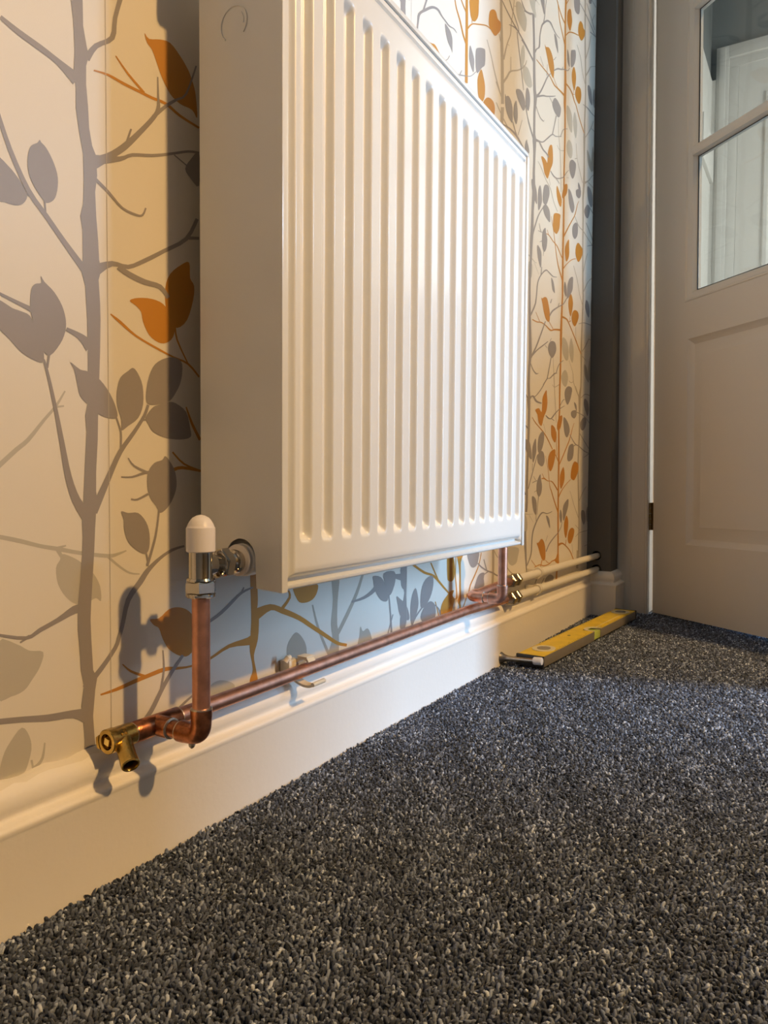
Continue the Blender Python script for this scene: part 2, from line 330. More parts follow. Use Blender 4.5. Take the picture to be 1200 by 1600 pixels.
GB 5992,9998 6160,10054 6385,10145 6461,10177 / 6001,10016 6170,10078 6391,10164 6466,10193
GB 6265,10187 6186,10089 / 6282,10191 6217,10097
OP 6560,11521 6899,11710 6924,11584 6908,11402 6810,11269 6725,11212 6639,11201 6575,11280
OB 6488,10954 6654,11119 6867,11230 7247,11408 7430,11448 / 6439,10947 6629,11126 6871,11255 7263,11435 7454,11471
OB 6642,11214 6643,11147 / 6664,11226 6666,11159
OP 7556,11863 7685,11890 7770,11814 7920,11819 7908,11689 7795,11563 7683,11465 7570,11441 7410,11467 7361,11536 7401,11737
GP 6589,10749 6667,10702 6756,10608 6760,10483 6734,10373 6632,10422 6559,10512 6556,10636
GP 6824,10780 6938,10883 7146,10975 7223,10966 7215,10736 7096,10626 6950,10481 6878,10435 6826,10515
GB 6484,10186 6613,10247 6730,10332 6844,10432 / 6483,10199 6604,10255 6711,10332 6823,10431
OP 7061,10580 7161,10497 7232,10364 7216,10178 7113,10055 6962,10065 6913,10218 6923,10386
MB 7865,12233 7889,11840 7915,11482 7951,11127 7980,10391 / 7978,12296 8002,11900 8048,11550 8085,11192 8128,10456
MB 7281,11196 7472,11016 7668,10768 7976,10513 / 7305,11210 7503,11033 7711,10793 8021,10537
MB 7831,11575 7933,11441 / 7857,11590 7966,11459
MB 8120,11255 8264,11605 8429,11868 8454,12074 8548,12380 8590,12609 / 8034,11221 8211,11584 8381,11847 8412,12054 8512,12363 8562,12595
MB 8263,11604 8353,11625 / 8280,11620 8366,11637
MB 8581,12470 8671,12520 / 8581,12482 8671,12530
MB 8074,10785 8299,11018 8455,11190 8800,11373 9035,11520 9228,11684 9310,11822 / 7974,10765 8218,11000 8405,11194 8780,11391 8991,11521 9175,11670 9280,11811
MB 8468,11223 8448,11470 / 8426,11203 8427,11460
LP 8669,12589 8814,12692 8964,12725 9122,12665 9263,12580 9213,12353 9118,12288 8982,12286 8790,12330 8693,12434
LP 9090,12017 9170,11957 9177,11786 9088,11589 8992,11551 8949,11675 8980,11862
GB 7907,12242 8233,12170 8554,12123 8811,12100 9201,12061 9528,12008 9695,11993 / 7937,12263 8270,12196 8597,12154 8862,12137 9248,12094 9570,12036 9737,12021
GB 8295,12457 8515,12323 8778,12191 8818,12121 / 8328,12479 8549,12345 8813,12213 8854,12142
GB 8321,11993 8594,12081 8812,12111 / 8336,12012 8633,12120 8860,12152
GB 8909,12797 9133,12692 9491,12797 / 8937,12816 9184,12731 9539,12848
GB 8726,12074 8830,11813 8954,11545 9129,11160 / 8762,12094 8866,11833 8992,11564 9159,11175
OP 7167,10064 7305,10201 7448,10264 7614,10274 7692,10195 7659,10053 7495,9942 7241,9959
GP 8733,10992 8947,11089 9126,11077 9244,10974 9226,10842 9116,10763 8936,10809 8780,10892
GP 9322,11298 9463,11275 9517,11110 9432,10891 9292,10917 9252,11118
GP 8171,10658 8224,10638 8344,10698 8491,10659 8572,10515 8567,10318 8505,10284 8317,10332 8191,10454
GP 8741,10791 8809,10693 8838,10507 8758,10344 8626,10433 8627,10629
GB 8571,10318 8700,10189 8829,10119 / 8604,10335 8740,10210 8877,10144
GB 9071,10559 8860,10181 / 9088,10565 8885,10189
GB 7973,10033 8361,10102 8728,10117 9095,10052 9236,9999 / 8000,10061 8411,10145 8803,10167 9149,10083 9285,10025
MB 7715,10671 7971,10515 / 7751,10692 8008,10536
MB 7731,10309 8039,10181 8283,10107 / 7759,10326 8081,10207 8326,10132
GB 9228,10919 9394,10708 9729,10445 / 9263,10937 9438,10730 9793,10477
GP 9342,10271 9462,10200 9513,10092 9375,10024 9259,10058 9263,10170
MB 7976,10333 7963,10155 7934,9970 / 8132,10398 8119,10217 8082,10026
GB 9094,12661 9350,12748 9553,12838 9599,12806 / 9135,12708 9383,12794 9623,12904 9718,12885
GB 9566,12852 9622,12535 9649,12169 9662,11794 9690,11424 9734,11279 9720,10991 9724,10800 9716,10540 9702,10418 9756,10169 9734,9774 9729,9449 9702,9182 9691,8984 9658,8586 9624,8318 9635,8061 9599,7728 9589,7531 9586,7401 / 9701,12926 9735,12594 9778,12233 9798,11859 9842,11495 9926,11364 9850,11045 9847,10851 9854,10595 9917,10504 9887,10218 9865,9820 9899,9506 9871,9234 9822,9023 9827,8633 9792,8362 9765,8094 9729,7758 9710,7558 9708,7427
GB 9738,12143 9883,12315 10063,12461 10078,12692 10175,12922 10297,13048 10501,13201 10668,13261 10852,13248 11081,13230 11338,13280 / 9656,12116 9807,12295 9971,12423 10015,12662 10098,12889 10209,13028 10487,13235 10740,13317 10906,13284 11125,13262 11365,13301
GB 10415,13632 10343,13408 10306,13218 10225,13019 / 10448,13648 10375,13424 10346,13238 10281,13045
GP 10052,13430 10270,13550 10310,13390 10293,13236 10158,13320
LP 9410,13074 9725,13249 9740,13080 9808,12963 9741,12877 9586,12920 9470,12983
LB 9754,13250 9989,13264 / 9773,13265 10009,13279
GP 10971,13192 11105,13206 11210,13108 11256,12924 11140,12963 11022,13068
GB 8976,12051 9152,12042 9372,12015 9654,11964 / 9017,12081 9201,12076 9424,12050 9714,12003
OP 10353,12663 10437,12646 10603,12722 10754,12716 10911,12631 11000,12456 10953,12242 10798,12252 10665,12324 10530,12472 10420,12577
OB 9842,12095 10154,12114 10526,12145 10737,12152 10997,12106 11219,12135 11533,12177 11758,12190 / 9866,12113 10191,12142 10564,12174 10781,12180 11055,12145 11281,12182 11613,12236 11865,12265
OB 10939,12262 11099,12199 11237,12165 / 10964,12276 11123,12213 11261,12179
GB 9892,11342 10157,11575 10388,11841 10582,12077 10778,12250 / 9767,11325 10078,11557 10314,11819 10517,12059 10732,12240
GB 10543,12105 10544,12346 / 10510,12090 10528,12338
GB 10077,12277 10282,12166 / 10092,12285 10305,12179
GB 10981,12404 11239,12558 11496,12669 11724,12780 11978,12876 12132,13011 / 10953,12408 11218,12584 11504,12704 11739,12813 11963,12886 12093,13001
GB 11567,12722 11638,12806 / 11525,12708 11605,12795
GB 10976,12631 11137,12780 / 10935,12621 11116,12775
OB 11685,14348 11685,13743 11704,13045 11725,12488 11710,12054 11772,11796 11789,11230 11777,10650 11784,10077 11784,9354 11772,8771 11781,8337 11802,7759 / 11816,14420 11788,13796 11826,13105 11885,12561 11880,12129 11876,11840 11893,11270 11872,10685 11879,10108 11908,9391 11887,8801 11896,8366 11898,7780
OB 11778,14239 12000,14491 / 11721,14217 11958,14474
OB 11078,13996 11224,13898 11457,13801 11701,13774 / 11121,14023 11275,13930 11516,13839 11768,13819
OB 11160,13974 11281,13668 11476,13492 11705,13312 / 11195,13995 11334,13698 11530,13523 11777,13354
OP 12039,14301 12138,14325 12194,14226 12240,14120 12138,13879 12066,13834 11924,13882 11869,13995 11889,14163
OB 11786,13561 12035,13763 12350,13911 12760,14067 / 11739,13551 12004,13771 12377,13949 12787,14097
OP 12884,14475 13072,14514 13159,14454 13288,14445 13252,14304 13017,14082 12828,14072 12727,14140 12750,14300
GP 12394,14726 12801,14951 12837,14793 12795,14607 12641,14509 12460,14485 12377,14571
GB 12815,14852 13248,14862 13766,14829 14194,14784 / 12851,14878 13296,14894 13818,14862 14238,14811
GB 13378,15163 13756,15043 14124,14907 / 13410,15183 13799,15070 14169,14934
GB 13723,14647 14253,14793 / 13767,14684 14300,14831
GB 13915,15019 14138,15294 / 13883,15005 14105,15280
GB 13788,15479 14207,15505 / 13828,15507 14248,15533
GP 13609,15399 13807,15508 13814,15403 13673,15310 13558,15294
MB 13223,15201 13252,14563 13310,13829 13381,13249 13379,12786 13355,12312 13319,11911 13368,11388 13358,10841 13304,10434 13355,9983 13371,9362 13404,8742 13459,8124 / 13332,15261 13351,14615 13420,13883 13480,13294 13484,12831 13455,12353 13485,11977 13479,11429 13525,10898 13437,10477 13466,10017 13471,9390 13516,8771 13572,8150
MB 13437,13857 13683,14259 13825,14612 / 13352,13822 13628,14235 13791,14596
MB 13469,13452 13731,13716 13873,13868 14327,14095 / 13371,13421 13651,13690 13839,13868 14323,14106
MB 12642,13799 12940,13648 13121,13387 13355,13220 / 12672,13816 12982,13670 13163,13409 13398,13242
GP 11921,13337 12048,13271 12107,13098 12087,13016 11935,13072 11902,13228
GP 12189,13427 12336,13526 12537,13614 12572,13469 12455,13250 12234,13079 12177,13190
OP 12432,13195 12565,13141 12626,13006 12538,12713 12436,12682 12300,12825 12290,12996
OP 12739,12879 12978,12943 13077,12836 13022,12660 12894,12535 12707,12536 12571,12609 12614,12763
OB 11783,12505 12105,12540 12331,12499 12500,12412 12637,12384 12971,12180 13341,12026 / 11855,12557 12171,12582 12406,12540 12558,12443 12687,12409 13022,12206 13393,12051
OB 12346,12505 12521,12589 / 12341,12517 12517,12599
OB 12425,12662 12403,12549 / 12450,12673 12433,12562
LP 9047,12569 9155,12577 9228,12579 9251,12467 9165,12324 9075,12339
LP 9086,11620 9193,11659 9375,11696 9528,11630 9629,11487 9538,11394 9390,11340 9206,11343 9094,11427
GP 13603,13273 13772,13358 13955,13275 14060,13052 13975,12983 13734,13035
GP 14155,13445 14247,13438 14301,13109 14214,13023 14083,13158
GB 9936,11375 10283,11552 10524,11649 10909,11822 11127,11932 / 9915,11404 10278,11582 10529,11677 10905,11842 11123,11941
GP 11083,11876 11263,11900 11450,11870 11523,11817 11439,11627 11282,11549 11054,11574 10916,11652 10955,11765
GB 10705,11720 10903,11685 / 10727,11734 10926,11699
GB 11160,11525 11043,11268 10917,11025 / 11222,11547 11095,11286 10977,11045
GB 9775,10430 10152,10548 10381,10643 10637,10812 10959,11026 11162,11070 11576,11229 / 9842,10517 10174,10587 10349,10652 10583,10811 10935,11043 11176,11094 11579,11247
GB 11530,11210 11731,11451 12022,11583 / 11487,11198 11688,11445 12014,11594
GB 10047,10536 10297,10461 10553,10465 10687,10437 / 10119,10575 10366,10501 10614,10502 10740,10466
GB 9821,11187 10082,11051 10329,11051 10415,11119 / 9850,11203 10118,11071 10362,11080 10396,11115
GB 9281,10864 9435,10652 9702,10454 / 9316,10882 9477,10673 9760,10483
GP 9360,10295 9399,10235 9498,10121 9332,10070 9284,10165
OP 10787,10731 10937,10790 11002,10643 10999,10435 10854,10244 10713,10029 10629,9979 10457,10033 10367,10161 10238,10286 10380,10333 10549,10322 10634,10313 10666,10542
MB 10032,10115 10250,10049 10549,9914 10854,9830 11090,9632 11371,9497 / 10053,10126 10287,10068 10587,9933 10895,9848 11124,9646 11405,9511
MB 10747,10041 10860,9902 / 10763,10048 10882,9911
GB 10838,10207 11053,10170 11346,10212 11784,10399 11972,10557 12182,10707 / 10874,10227 11105,10203 11355,10241 11748,10404 11933,10552 12153,10704
GB 11241,10184 11482,10157 / 11279,10205 11505,10170
GP 12428,11045 12635,11069 12733,11030 12676,10829 12554,10666 12427,10613 12270,10683 12197,10804 12255,10943
MB 11339,11542 11352,11253 11456,10957 11547,10566 11600,10014 / 11362,11552 11379,11265 11493,10972 11584,10580 11638,10027
MB 11281,10929 11466,10893 11778,10996 / 11300,10940 11489,10910 11785,11012
LP 11941,12084 12163,12122 12373,12006 12391,11689 12267,11624 12036,11719 11928,11890
LP 12543,12196 12677,12149 12783,11968 12706,11652 12545,11707 12429,11926
LP 12105,11376 12305,11404 12439,11308 12424,11124 12276,11017 12049,11041 11967,11184
MB 12635,11135 12842,11222 / 12627,11150 12835,11234
MB 12700,11529 12766,11314 12882,11130 13282,10797 / 12726,11540 12792,11324 12913,11143 13325,10815
MB 12005,10475 12201,10538 / 12007,10483 12203,10545
MB 13458,11946 13986,12395 14200,12678 / 13402,11933 13923,12378 14154,12663
GB 13205,12660 13608,12738 13962,12765 14360,12830 / 13225,12676 13664,12777 14014,12800 14402,12859
GB 13997,12400 14359,12450 / 14029,12422 14393,12473
MP 13644,11742 13881,11691 14070,11554 14143,11371 13962,11370 13749,11467
MP 14160,12021 14291,11894 14342,11589 14201,11408 14043,11512 14083,11815
MB 13496,10845 13894,11065 14116,11242 14494,11450 / 13388,10863 13832,11063 14065,11238 14458,11451
MB 13779,10980 14337,11015 / 13838,11015 14363,11031
GB 9770,8457 9924,8712 10142,9028 10413,9280 / 9674,8439 9849,8697 10082,9018 10363,9273
GP 9671,9622 9846,9619 9991,9472 10022,9246 9922,9240 9781,9323 9698,9451
GP 10204,9683 10300,9550 10321,9369 10127,9134 10071,9301 10088,9545
GP 10489,9788 10743,9849 10814,9722 10735,9559 10593,9403 10403,9396 10382,9577
GP 10592,9410 10765,9391 10865,9312 10875,9122 10692,9121 10519,9163 10397,9260 10427,9330
OP 11313,10059 11503,9982 11675,9867 11613,9682 11423,9728 11300,9871
OP 11918,10296 12088,10340 12050,10137 11791,9935 11694,9960 11780,10147
OP 11164,9399 11575,9506 11581,9393 11544,9196 11412,9043 11276,8989 11092,9034 11091,9229
GP 10574,8908 10621,8813 10712,8702 10658,8495 10514,8381 10384,8474 10368,8632 10411,8792
GB 10168,8880 10269,8735 10387,8759 / 10191,8889 10307,8751 10395,8774
GB 10100,8711 10260,8724 / 10112,8722 10277,8738
GB 10223,8505 10386,8570 / 10211,8512 10371,8578
GB 10480,8393 10445,8275 / 10505,8399 10466,8280
GP 10080,8404 10264,8374 10351,8277 10323,8000 10196,8062 10088,8220
OB 10629,8795 10818,8810 11084,8761 11353,8737 11595,8633 11821,8547 / 10656,8816 10856,8832 11127,8783 11408,8762 11646,8653 11881,8571
OB 10692,8901 10781,8817 / 10713,8909 10806,8826
OB 10936,9264 11122,8986 11270,8662 11464,8327 11802,8062 / 10957,9272 11157,8998 11315,8676 11527,8348 11885,8089
GB 10363,8024 10306,7835 / 10404,8033 10354,7845
GB 10109,7385 10166,7637 10358,7841 10673,8018 10856,8015 11129,7997 11414,8054 / 10061,7376 10103,7627 10302,7839 10644,8040 10896,8040 11159,8021 11419,8067
LB 9537,8052 9739,8030 9945,8005 10074,8033 / 9594,8084 9780,8052 9969,8022 10078,8042
LB 9907,7986 10198,7820 / 9929,7995 10217,7827
LP 9572,7927 9764,7938 9799,7842 9756,7661 9584,7633
GP 11012,7949 11172,7903 11271,7755 11275,7671 11113,7720
GP 12167,10279 12370,10274 12586,10122 12662,9995 12550,9847 12395,9836 12235,9963 12175,10135
OB 11905,9092 12251,9415 12540,9667 12762,9873 12924,10154 13043,10285 / 11818,9080 12180,9405 12476,9657 12703,9860 12883,10144 13019,10280
GP 12770,9684 12959,9677 12970,9481 12844,9337 12688,9277 12537,9340 12542,9522
MB 12695,9808 13012,9673 13404,9663 13875,9594 14301,9551 / 12724,9820 13068,9698 13457,9690 13923,9617 14350,9574
GB 13650,9945 13976,9818 14352,9649 / 13692,9962 14031,9839 14409,9671
GB 13828,9410 14332,9570 / 13817,9422 14316,9588
GB 14361,9588 14562,9379 / 14408,9603 14611,9394
GP 12777,10457 13149,10598 13169,10451 13027,10342 12812,10332
GP 12951,10699 13147,10629 13099,10520 12959,10564
GP 13757,10884 13993,10901 14211,10798 14226,10576 14082,10465 13837,10562 13738,10735
GP 13729,10415 13963,10443 14001,10326 13836,10115 13605,10091 13483,10195
GB 13939,10415 14239,10364 14527,10307 / 13990,10439 14302,10393 14581,10331
MB 13522,8660 13723,9044 13880,9246 / 13467,8649 13678,9035 13847,9240
MB 12660,8632 12992,8361 13202,8067 13408,7907 13557,7763 / 12685,8640 13029,8371 13239,8077 13446,7917 13601,7775
MB 13582,8211 13996,8562 14516,8817 / 13520,8205 13938,8559 14483,8819
OP 12256,9140 12300,8989 12302,8766 12111,8582 12006,8687 11985,8887
OP 13037,9276 13231,9261 13403,9214 13384,9067 13092,8827 12871,8885 12809,9022 12880,9179
OB 11893,8358 12136,8523 12526,8727 12854,8838 / 11831,8357 12093,8524 12494,8734 12839,8849
GP 12636,8353 12647,8174 12603,8027 12356,7821 12207,7759 12199,7906 12229,8092 12382,8262
GP 12014,8101 12144,7998 12177,7842 12131,7772 11978,7842 11947,7967
MP 14291,10075 14534,10148 14554,9857 14301,9915
GB 9586,7400 9608,6885 9660,6110 9633,5845 9608,5447 9633,5213 9594,5130 9653,4925 9650,4529 9636,4131 9614,3733 9596,3335 9595,3004 9576,2805 / 9708,7428 9738,6911 9830,6136 9764,5861 9746,5463 9779,5228 9786,5149 9784,4936 9781,4536 9752,4135 9730,3735 9719,3334 9734,2999 9691,2799
GB 9759,6869 10049,7183 10127,7522 / 9667,6864 9979,7174 10071,7512
OP 10372,7376 10435,7369 10580,7432 10751,7444 10866,7330 10963,7154 10949,6990 10840,6951 10687,6988 10553,7113 10461,7259
GB 11062,7499 10962,7388 / 11096,7503 11029,7396
GB 10971,7094 11176,7241 11613,7431 11945,7563 12232,7775 / 10917,7093 11098,7249 11566,7444 11895,7566 12180,7773
GB 11566,7431 11627,7523 / 11520,7425 11591,7519
OB 9820,6800 10121,6802 10364,6841 10653,6837 11002,6781 11296,6845 11657,6899 11834,6910 / 9845,6821 10141,6826 10387,6866 10691,6858 11048,6819 11290,6881 11672,6945 11878,6974
OB 10912,6959 11186,6855 / 10943,6970 11218,6866
OB 10033,7001 10279,6854 / 10051,7007 10306,6863
GB 9821,6007 10115,6268 10422,6606 10696,6932 / 9717,6009 10034,6267 10352,6602 10640,6927
GB 9842,6034 10185,6222 10547,6375 10878,6522 / 9772,6045 10129,6232 10499,6386 10844,6530
GB 11008,6555 11110,6637 / 10977,6555 11090,6637
GB 10661,6407 10815,6369 / 10681,6416 10835,6378
GP 11125,6580 11353,6587 11451,6487 11411,6366 11234,6231 11099,6211 10939,6279 10868,6380 10950,6506
GB 11072,6209 10951,5959 10826,5718 / 11125,6214 11003,5963 10886,5722
GB 9713,5904 9916,5772 10121,5712 10274,5751 / 9756,5916 9957,5786 10158,5738 10263,5760
GB 10625,5570 10377,5406 10081,5253 9959,5250 / 10669,5567 10425,5400 10118,5243 9961,5217
GB 10634,5547 10882,5708 11053,5735 11371,5873 11535,5912 / 10576,5552 10832,5718 11012,5748 11315,5889 11520,5927
GB 11502,5928 11683,6125 12007,6274 / 11458,5927 11634,6127 11972,6279
MB 11223,6222 11306,5790 11367,5509 11460,5083 11526,4797 / 11245,6226 11343,5795 11403,5513 11493,5087 11550,4800
MB 11210,5618 11383,5576 11742,5684 / 11227,5625 11380,5590 11717,5693
OB 11807,7761 11775,7462 11706,6865 11743,6432 11728,5990 11708,5547 11722,5107 11679,4735 11712,3925 11720,3480 11727,2886 11762,2138 / 11913,7783 11880,7482 11868,6892 11848,6447 11843,6004 11813,5558 11818,5115 11784,4742 11837,3928 11826,3481 11834,2883 11859,2132
OB 11808,7229 12149,7252 12359,7186 12849,6939 13395,6636 / 11870,7280 12219,7287 12423,7207 12908,6956 13447,6650
OB 12409,7236 12552,7297 / 12368,7246 12529,7303
OB 12445,7373 12423,7263 / 12471,7377 12454,7268
OP 12479,7923 12640,7837 12676,7677 12509,7385 12346,7534 12310,7721
OP 12866,7616 13110,7611 13162,7481 12889,7227 12646,7274 12587,7400 12684,7541
MB 12929,7219 12974,6932 13261,6696 / 12956,7224 13000,6938 13292,6704
LP 11889,6778 12110,6801 12317,6701 12403,6533 12362,6346 12187,6305 11983,6394 11876,6570
LP 12564,6894 12757,6742 12806,6534 12728,6322 12540,6402 12425,6597
LP 12100,6069 12303,6035 12388,5895 12270,5714 12121,5682 11920,5748 11863,5904
MB 13470,8127 13467,7810 13398,7005 13378,6605 13424,6214 13415,5815 13262,5561 13341,5090 13347,4612 13293,4130 13305,3650 13388,3007 13461,2358 13454,1546 / 13583,8152 13569,7830 13511,7023 13547,6630 13526,6227 13528,5826 13486,5581 13464,5100 13460,4617 13405,4133 13417,3652 13501,3005 13564,2353 13557,1537
MB 13531,6703 13873,6917 14147,7144 / 13473,6704 13800,6916 14092,7141
MB 13426,6606 13842,6541 / 13476,6626 13877,6554
MB 12430,6340 12750,6077 12813,5869 13097,5666 13356,5503 / 12449,6344 12786,6084 12855,5876 13138,5675 13398,5512
MB 12452,5853 12619,5824 12816,5872 / 12481,5865 12630,5840 12798,5882
GB 13186,7339 13680,7452 14451,7515 / 13178,7349 13689,7472 14472,7535
GB 14112,7119 14476,7137 / 14129,7134 14499,7157
GP 13793,8054 14001,8033 14131,7881 14085,7676 13904,7705 13717,7861
GP 14295,8177 14427,8040 14384,7767 14258,7808 14231,8033
GP 14401,8431 14523,8475 14533,8328 14348,8304
MP 13749,6435 13991,6354 14122,6175 14193,6019 13888,6096 13731,6271
MP 14269,6722 14400,6593 14397,6176 14189,6084 14108,6387
GB 9740,5121 9837,5184 9933,5218 10129,5128 10481,5122 / 9602,5154 9771,5211 9987,5249 10201,5164 10512,5153
GB 9478,5233 9643,5130 / 9511,5242 9698,5145
GB 9419,4595 9644,4530 / 9472,4618 9709,4557
OP 10804,5454 10852,5354 10891,5175 10825,5000 10659,4846 10560,4685 10477,4645 10328,4710 10239,4867 10101,4951 10213,4994 10356,5011 10506,4945 10541,5100 10575,5283
GB 10766,4890 10968,4836 11214,4858 11508,5007 11825,5131 12157,5230 / 10808,4907 11006,4865 11163,4874 11452,5018 11789,5142 12135,5238
GB 11172,4851 11386,4819 / 11205,4867 11408,4830
GB 11802,5184 12012,5337 12155,5378 / 11758,5187 11971,5342 12121,5390
GP 12448,5727 12711,5703 12644,5496 12471,5325 12345,5280 12188,5374 12129,5548 12248,5666
OB 9910,4785 10126,4677 10586,4528 10893,4393 11267,4169 / 9930,4790 10164,4689 10633,4543 10947,4405 11316,4178
MB 10636,4704 10794,4518 / 10653,4707 10815,4521
GP 10546,4525 10697,4506 10684,4316 10544,4128 10358,4052 10282,4186 10343,4395
GP 10139,4357 10198,4223 10194,4046 10021,3836 9955,3969 9966,4172
GP 10502,4106 10696,4064 10760,3898 10645,3782 10475,3785 10305,3857 10278,3994
GP 9477,4294 9745,4282 9869,4127 9929,3928 9819,3918 9640,4025 9502,4151
GB 9756,3279 10013,3631 10165,3838 10293,4020 / 9703,3284 9967,3634 10118,3841 10261,4022
GB 9972,3821 9956,3673 / 9992,3822 9980,3673
OP 11196,4716 11428,4674 11552,4522 11514,4358 11398,4345 11208,4458 11170,4599
OP 11961,4994 11968,4860 11831,4672 11642,4630 11602,4745 11722,4915
OP 11476,4181 11507,4036 11400,3843 11269,3709 11134,3678 11003,3790 11007,3976 11158,4110
OB 11437,4081 11601,3992 11745,3863 / 11478,4090 11653,4000 11809,3871
OB 11537,4594 11578,4215 11608,4039 / 11560,4595 11606,4216 11641,4041
OB 10799,4011 10984,3718 11133,3332 11220,3243 11459,2992 11748,2717 / 10816,4013 11011,3720 11169,3333 11272,3248 11521,2997 11830,2723
GP 12086,4959 12315,4916 12527,4794 12577,4644 12389,4502 12208,4560 12097,4749
OB 11825,3819 12287,4181 12627,4474 12814,4734 12961,4885 / 11753,3827 12221,4186 12567,4476 12773,4735 12930,4886
GB 12573,4579 12995,4379 13336,4329 13866,4223 14390,4177 / 12609,4587 13063,4397 13391,4352 13911,4243 14420,4196
GB 14350,4209 13829,4071 / 14396,4195 13851,4064
GB 12945,4312 13158,4362 / 12904,4329 13122,4377
GP 12788,4369 12934,4336 12935,4148 12836,4004 12576,3934 12428,3976 12435,4129 12555,4303
GP 12874,5192 13118,5198 13124,5088 12939,4995 12696,5038 12665,5128
GP 12915,5399 13109,5339 13145,5200 13061,5225 12948,5308
GB 13133,5159 13584,5135 13935,5084 14360,4950 / 13161,5179 13614,5151 13970,5095 14410,4963
GP 13922,5570 14136,5501 14238,5328 14128,5153 13943,5237 13768,5400 13776,5547
GP 13776,5092 14015,5045 13965,4894 13739,4756 13507,4782 13469,4940
GB 13405,4659 13848,4473 14310,4295 / 13453,4670 13898,4484 14361,4306
MB 12987,5796 13356,5503 / 13013,5801 13399,5511
MB 13511,5546 13866,5675 14356,5686 / 13464,5555 13846,5696 14378,5710
OP 12124,3793 12233,3636 12204,3438 11979,3271 11875,3391 11888,3601
OP 13055,3947 13335,3891 13346,3699 13081,3504 12919,3487 12729,3549 12771,3736 12896,3880
OB 11784,3029 12013,3206 12369,3372 12747,3498 / 11713,3039 11952,3216 12329,3382 12716,3506
OB 10577,3492 10730,3496 11000,3447 11306,3427 11691,3236 / 10569,3511 10758,3523 11020,3462 11350,3442 11755,3249
OB 10600,3612 10728,3514 / 10620,3615 10760,3519
GP 10484,3598 10530,3501 10615,3333 10546,3166 10401,3112 10272,3210 10253,3361 10322,3486
GB 9988,3404 10170,3436 10290,3450 / 9972,3414 10149,3451 10273,3466
GB 10045,3550 10164,3468 / 10062,3553 10193,3473
GB 10115,3208 10282,3238 / 10102,3215 10259,3250
GB 10384,3126 10334,2947 10302,2726 / 10417,3125 10358,2946 10327,2725
GP 9972,3117 10175,3087 10270,2976 10272,2755 10191,2730 10043,2871
GB 9749,1665 9997,1889 10041,2174 10120,2386 10394,2620 10675,2742 10957,2715 11191,2731 11348,2758 / 9690,1678 9934,1898 9985,2179 10049,2396 10327,2634 10625,2770 10956,2735 11169,2748 11329,2769
GB 10240,2728 10242,2590 / 10265,2727 10275,2589
GP 10915,2676 11049,2657 11166,2566 11207,2383 11057,2498
GB 9364,3332 9545,3158 / 9406,3338 9616,3167
LP 9462,2808 9678,2667 9725,2464 9632,2375 9461,2385
LB 9479,2764 9751,2745 10069,2744 / 9487,2784 9752,2758 10068,2751
LB 9817,2727 10068,2568 / 9845,2731 10085,2571
GB 9467,2409 9571,2005 9672,1594 / 9643,2403 9686,1998 9734,1589
OP 11676,1665 11608,1597 11754,1539 11910,1524 11904,1646 11878,1769 11790,1776
OP 10321,2108 10426,2108 10613,2180 10788,2112 10906,1932 10895,1703 10721,1704 10565,1831 10431,1996
GB 10982,1865 11202,2021 11562,2157 11834,2249 12045,2376 12110,2480 / 10925,1877 11138,2037 11502,2176 11793,2260 12008,2382 12081,2484
GB 10931,2101 11056,2231 / 10910,2105 11039,2233
OB 9983,1767 10265,1602 / 9999,1770 10299,1606
OB 10210,1584 10538,1604 10839,1555 11208,1565 11394,1606 11639,1609 11848,1650 / 10191,1598 10526,1627 10832,1576 11175,1586 11352,1629 11574,1644 11743,1690
OB 10905,1685 11042,1620 11231,1581 / 10931,1690 11067,1629 11243,1591
OB 10674,1711 10577,1578 / 10724,1702 10619,1570
GP 11956,2790 12086,2665 12070,2498 11972,2487 11890,2641
GP 12548,3029 12573,2865 12389,2654 12219,2507 12146,2663 12174,2875
OP 12441,2629 12594,2491 12565,2275 12420,2082 12268,2260 12271,2474
OP 12906,2312 13111,2246 13055,2090 12848,1937 12635,1959 12565,2088 12671,2254
OB 11868,1930 12121,1959 12351,1907 12720,1759 12996,1549 13123,1411 / 11790,1991 12124,1998 12406,1922 12783,1766 13068,1550 13176,1410
OB 12429,1925 12463,2047 / 12378,1931 12433,2050
MB 12682,3220 13044,2852 13448,2518 / 12707,3222 13085,2855 13501,2521
MB 13481,2921 13806,3161 14146,3325 / 13418,2929 13753,3169 14104,3332
MB 13163,2368 13586,2208 / 13188,2374 13628,2216
MB 13233,2060 13627,2145 14515,2165 / 13209,2068 13595,2164 14498,2182
MB 12916,1908 13013,1646 / 12943,1907 13040,1645
GP 13749,2722 13987,2682 14106,2495 13949,2335 13735,2476 13667,2643
GP 14250,2792 14408,2720 14426,2449 14245,2405 14140,2627
MB 14056,1772 14538,1800 / 14031,1789 14522,1811
GP 10892,1163 10960,1275 11257,1328 11516,1251 11458,1159 11152,1157
GB 10276,1230 10376,1312 / 10224,1243 10324,1324
GB 10657,1163 10869,1282 / 10619,1174 10829,1292
OB 11696,1420 11669,1174 / 11825,1406 11798,1157
MB 13344,1718 13325,1261 / 13533,1702 13514,1241
OB 11750,2363 11774,1987 11778,1642 / 11847,2358 11871,1980 11885,1632"""

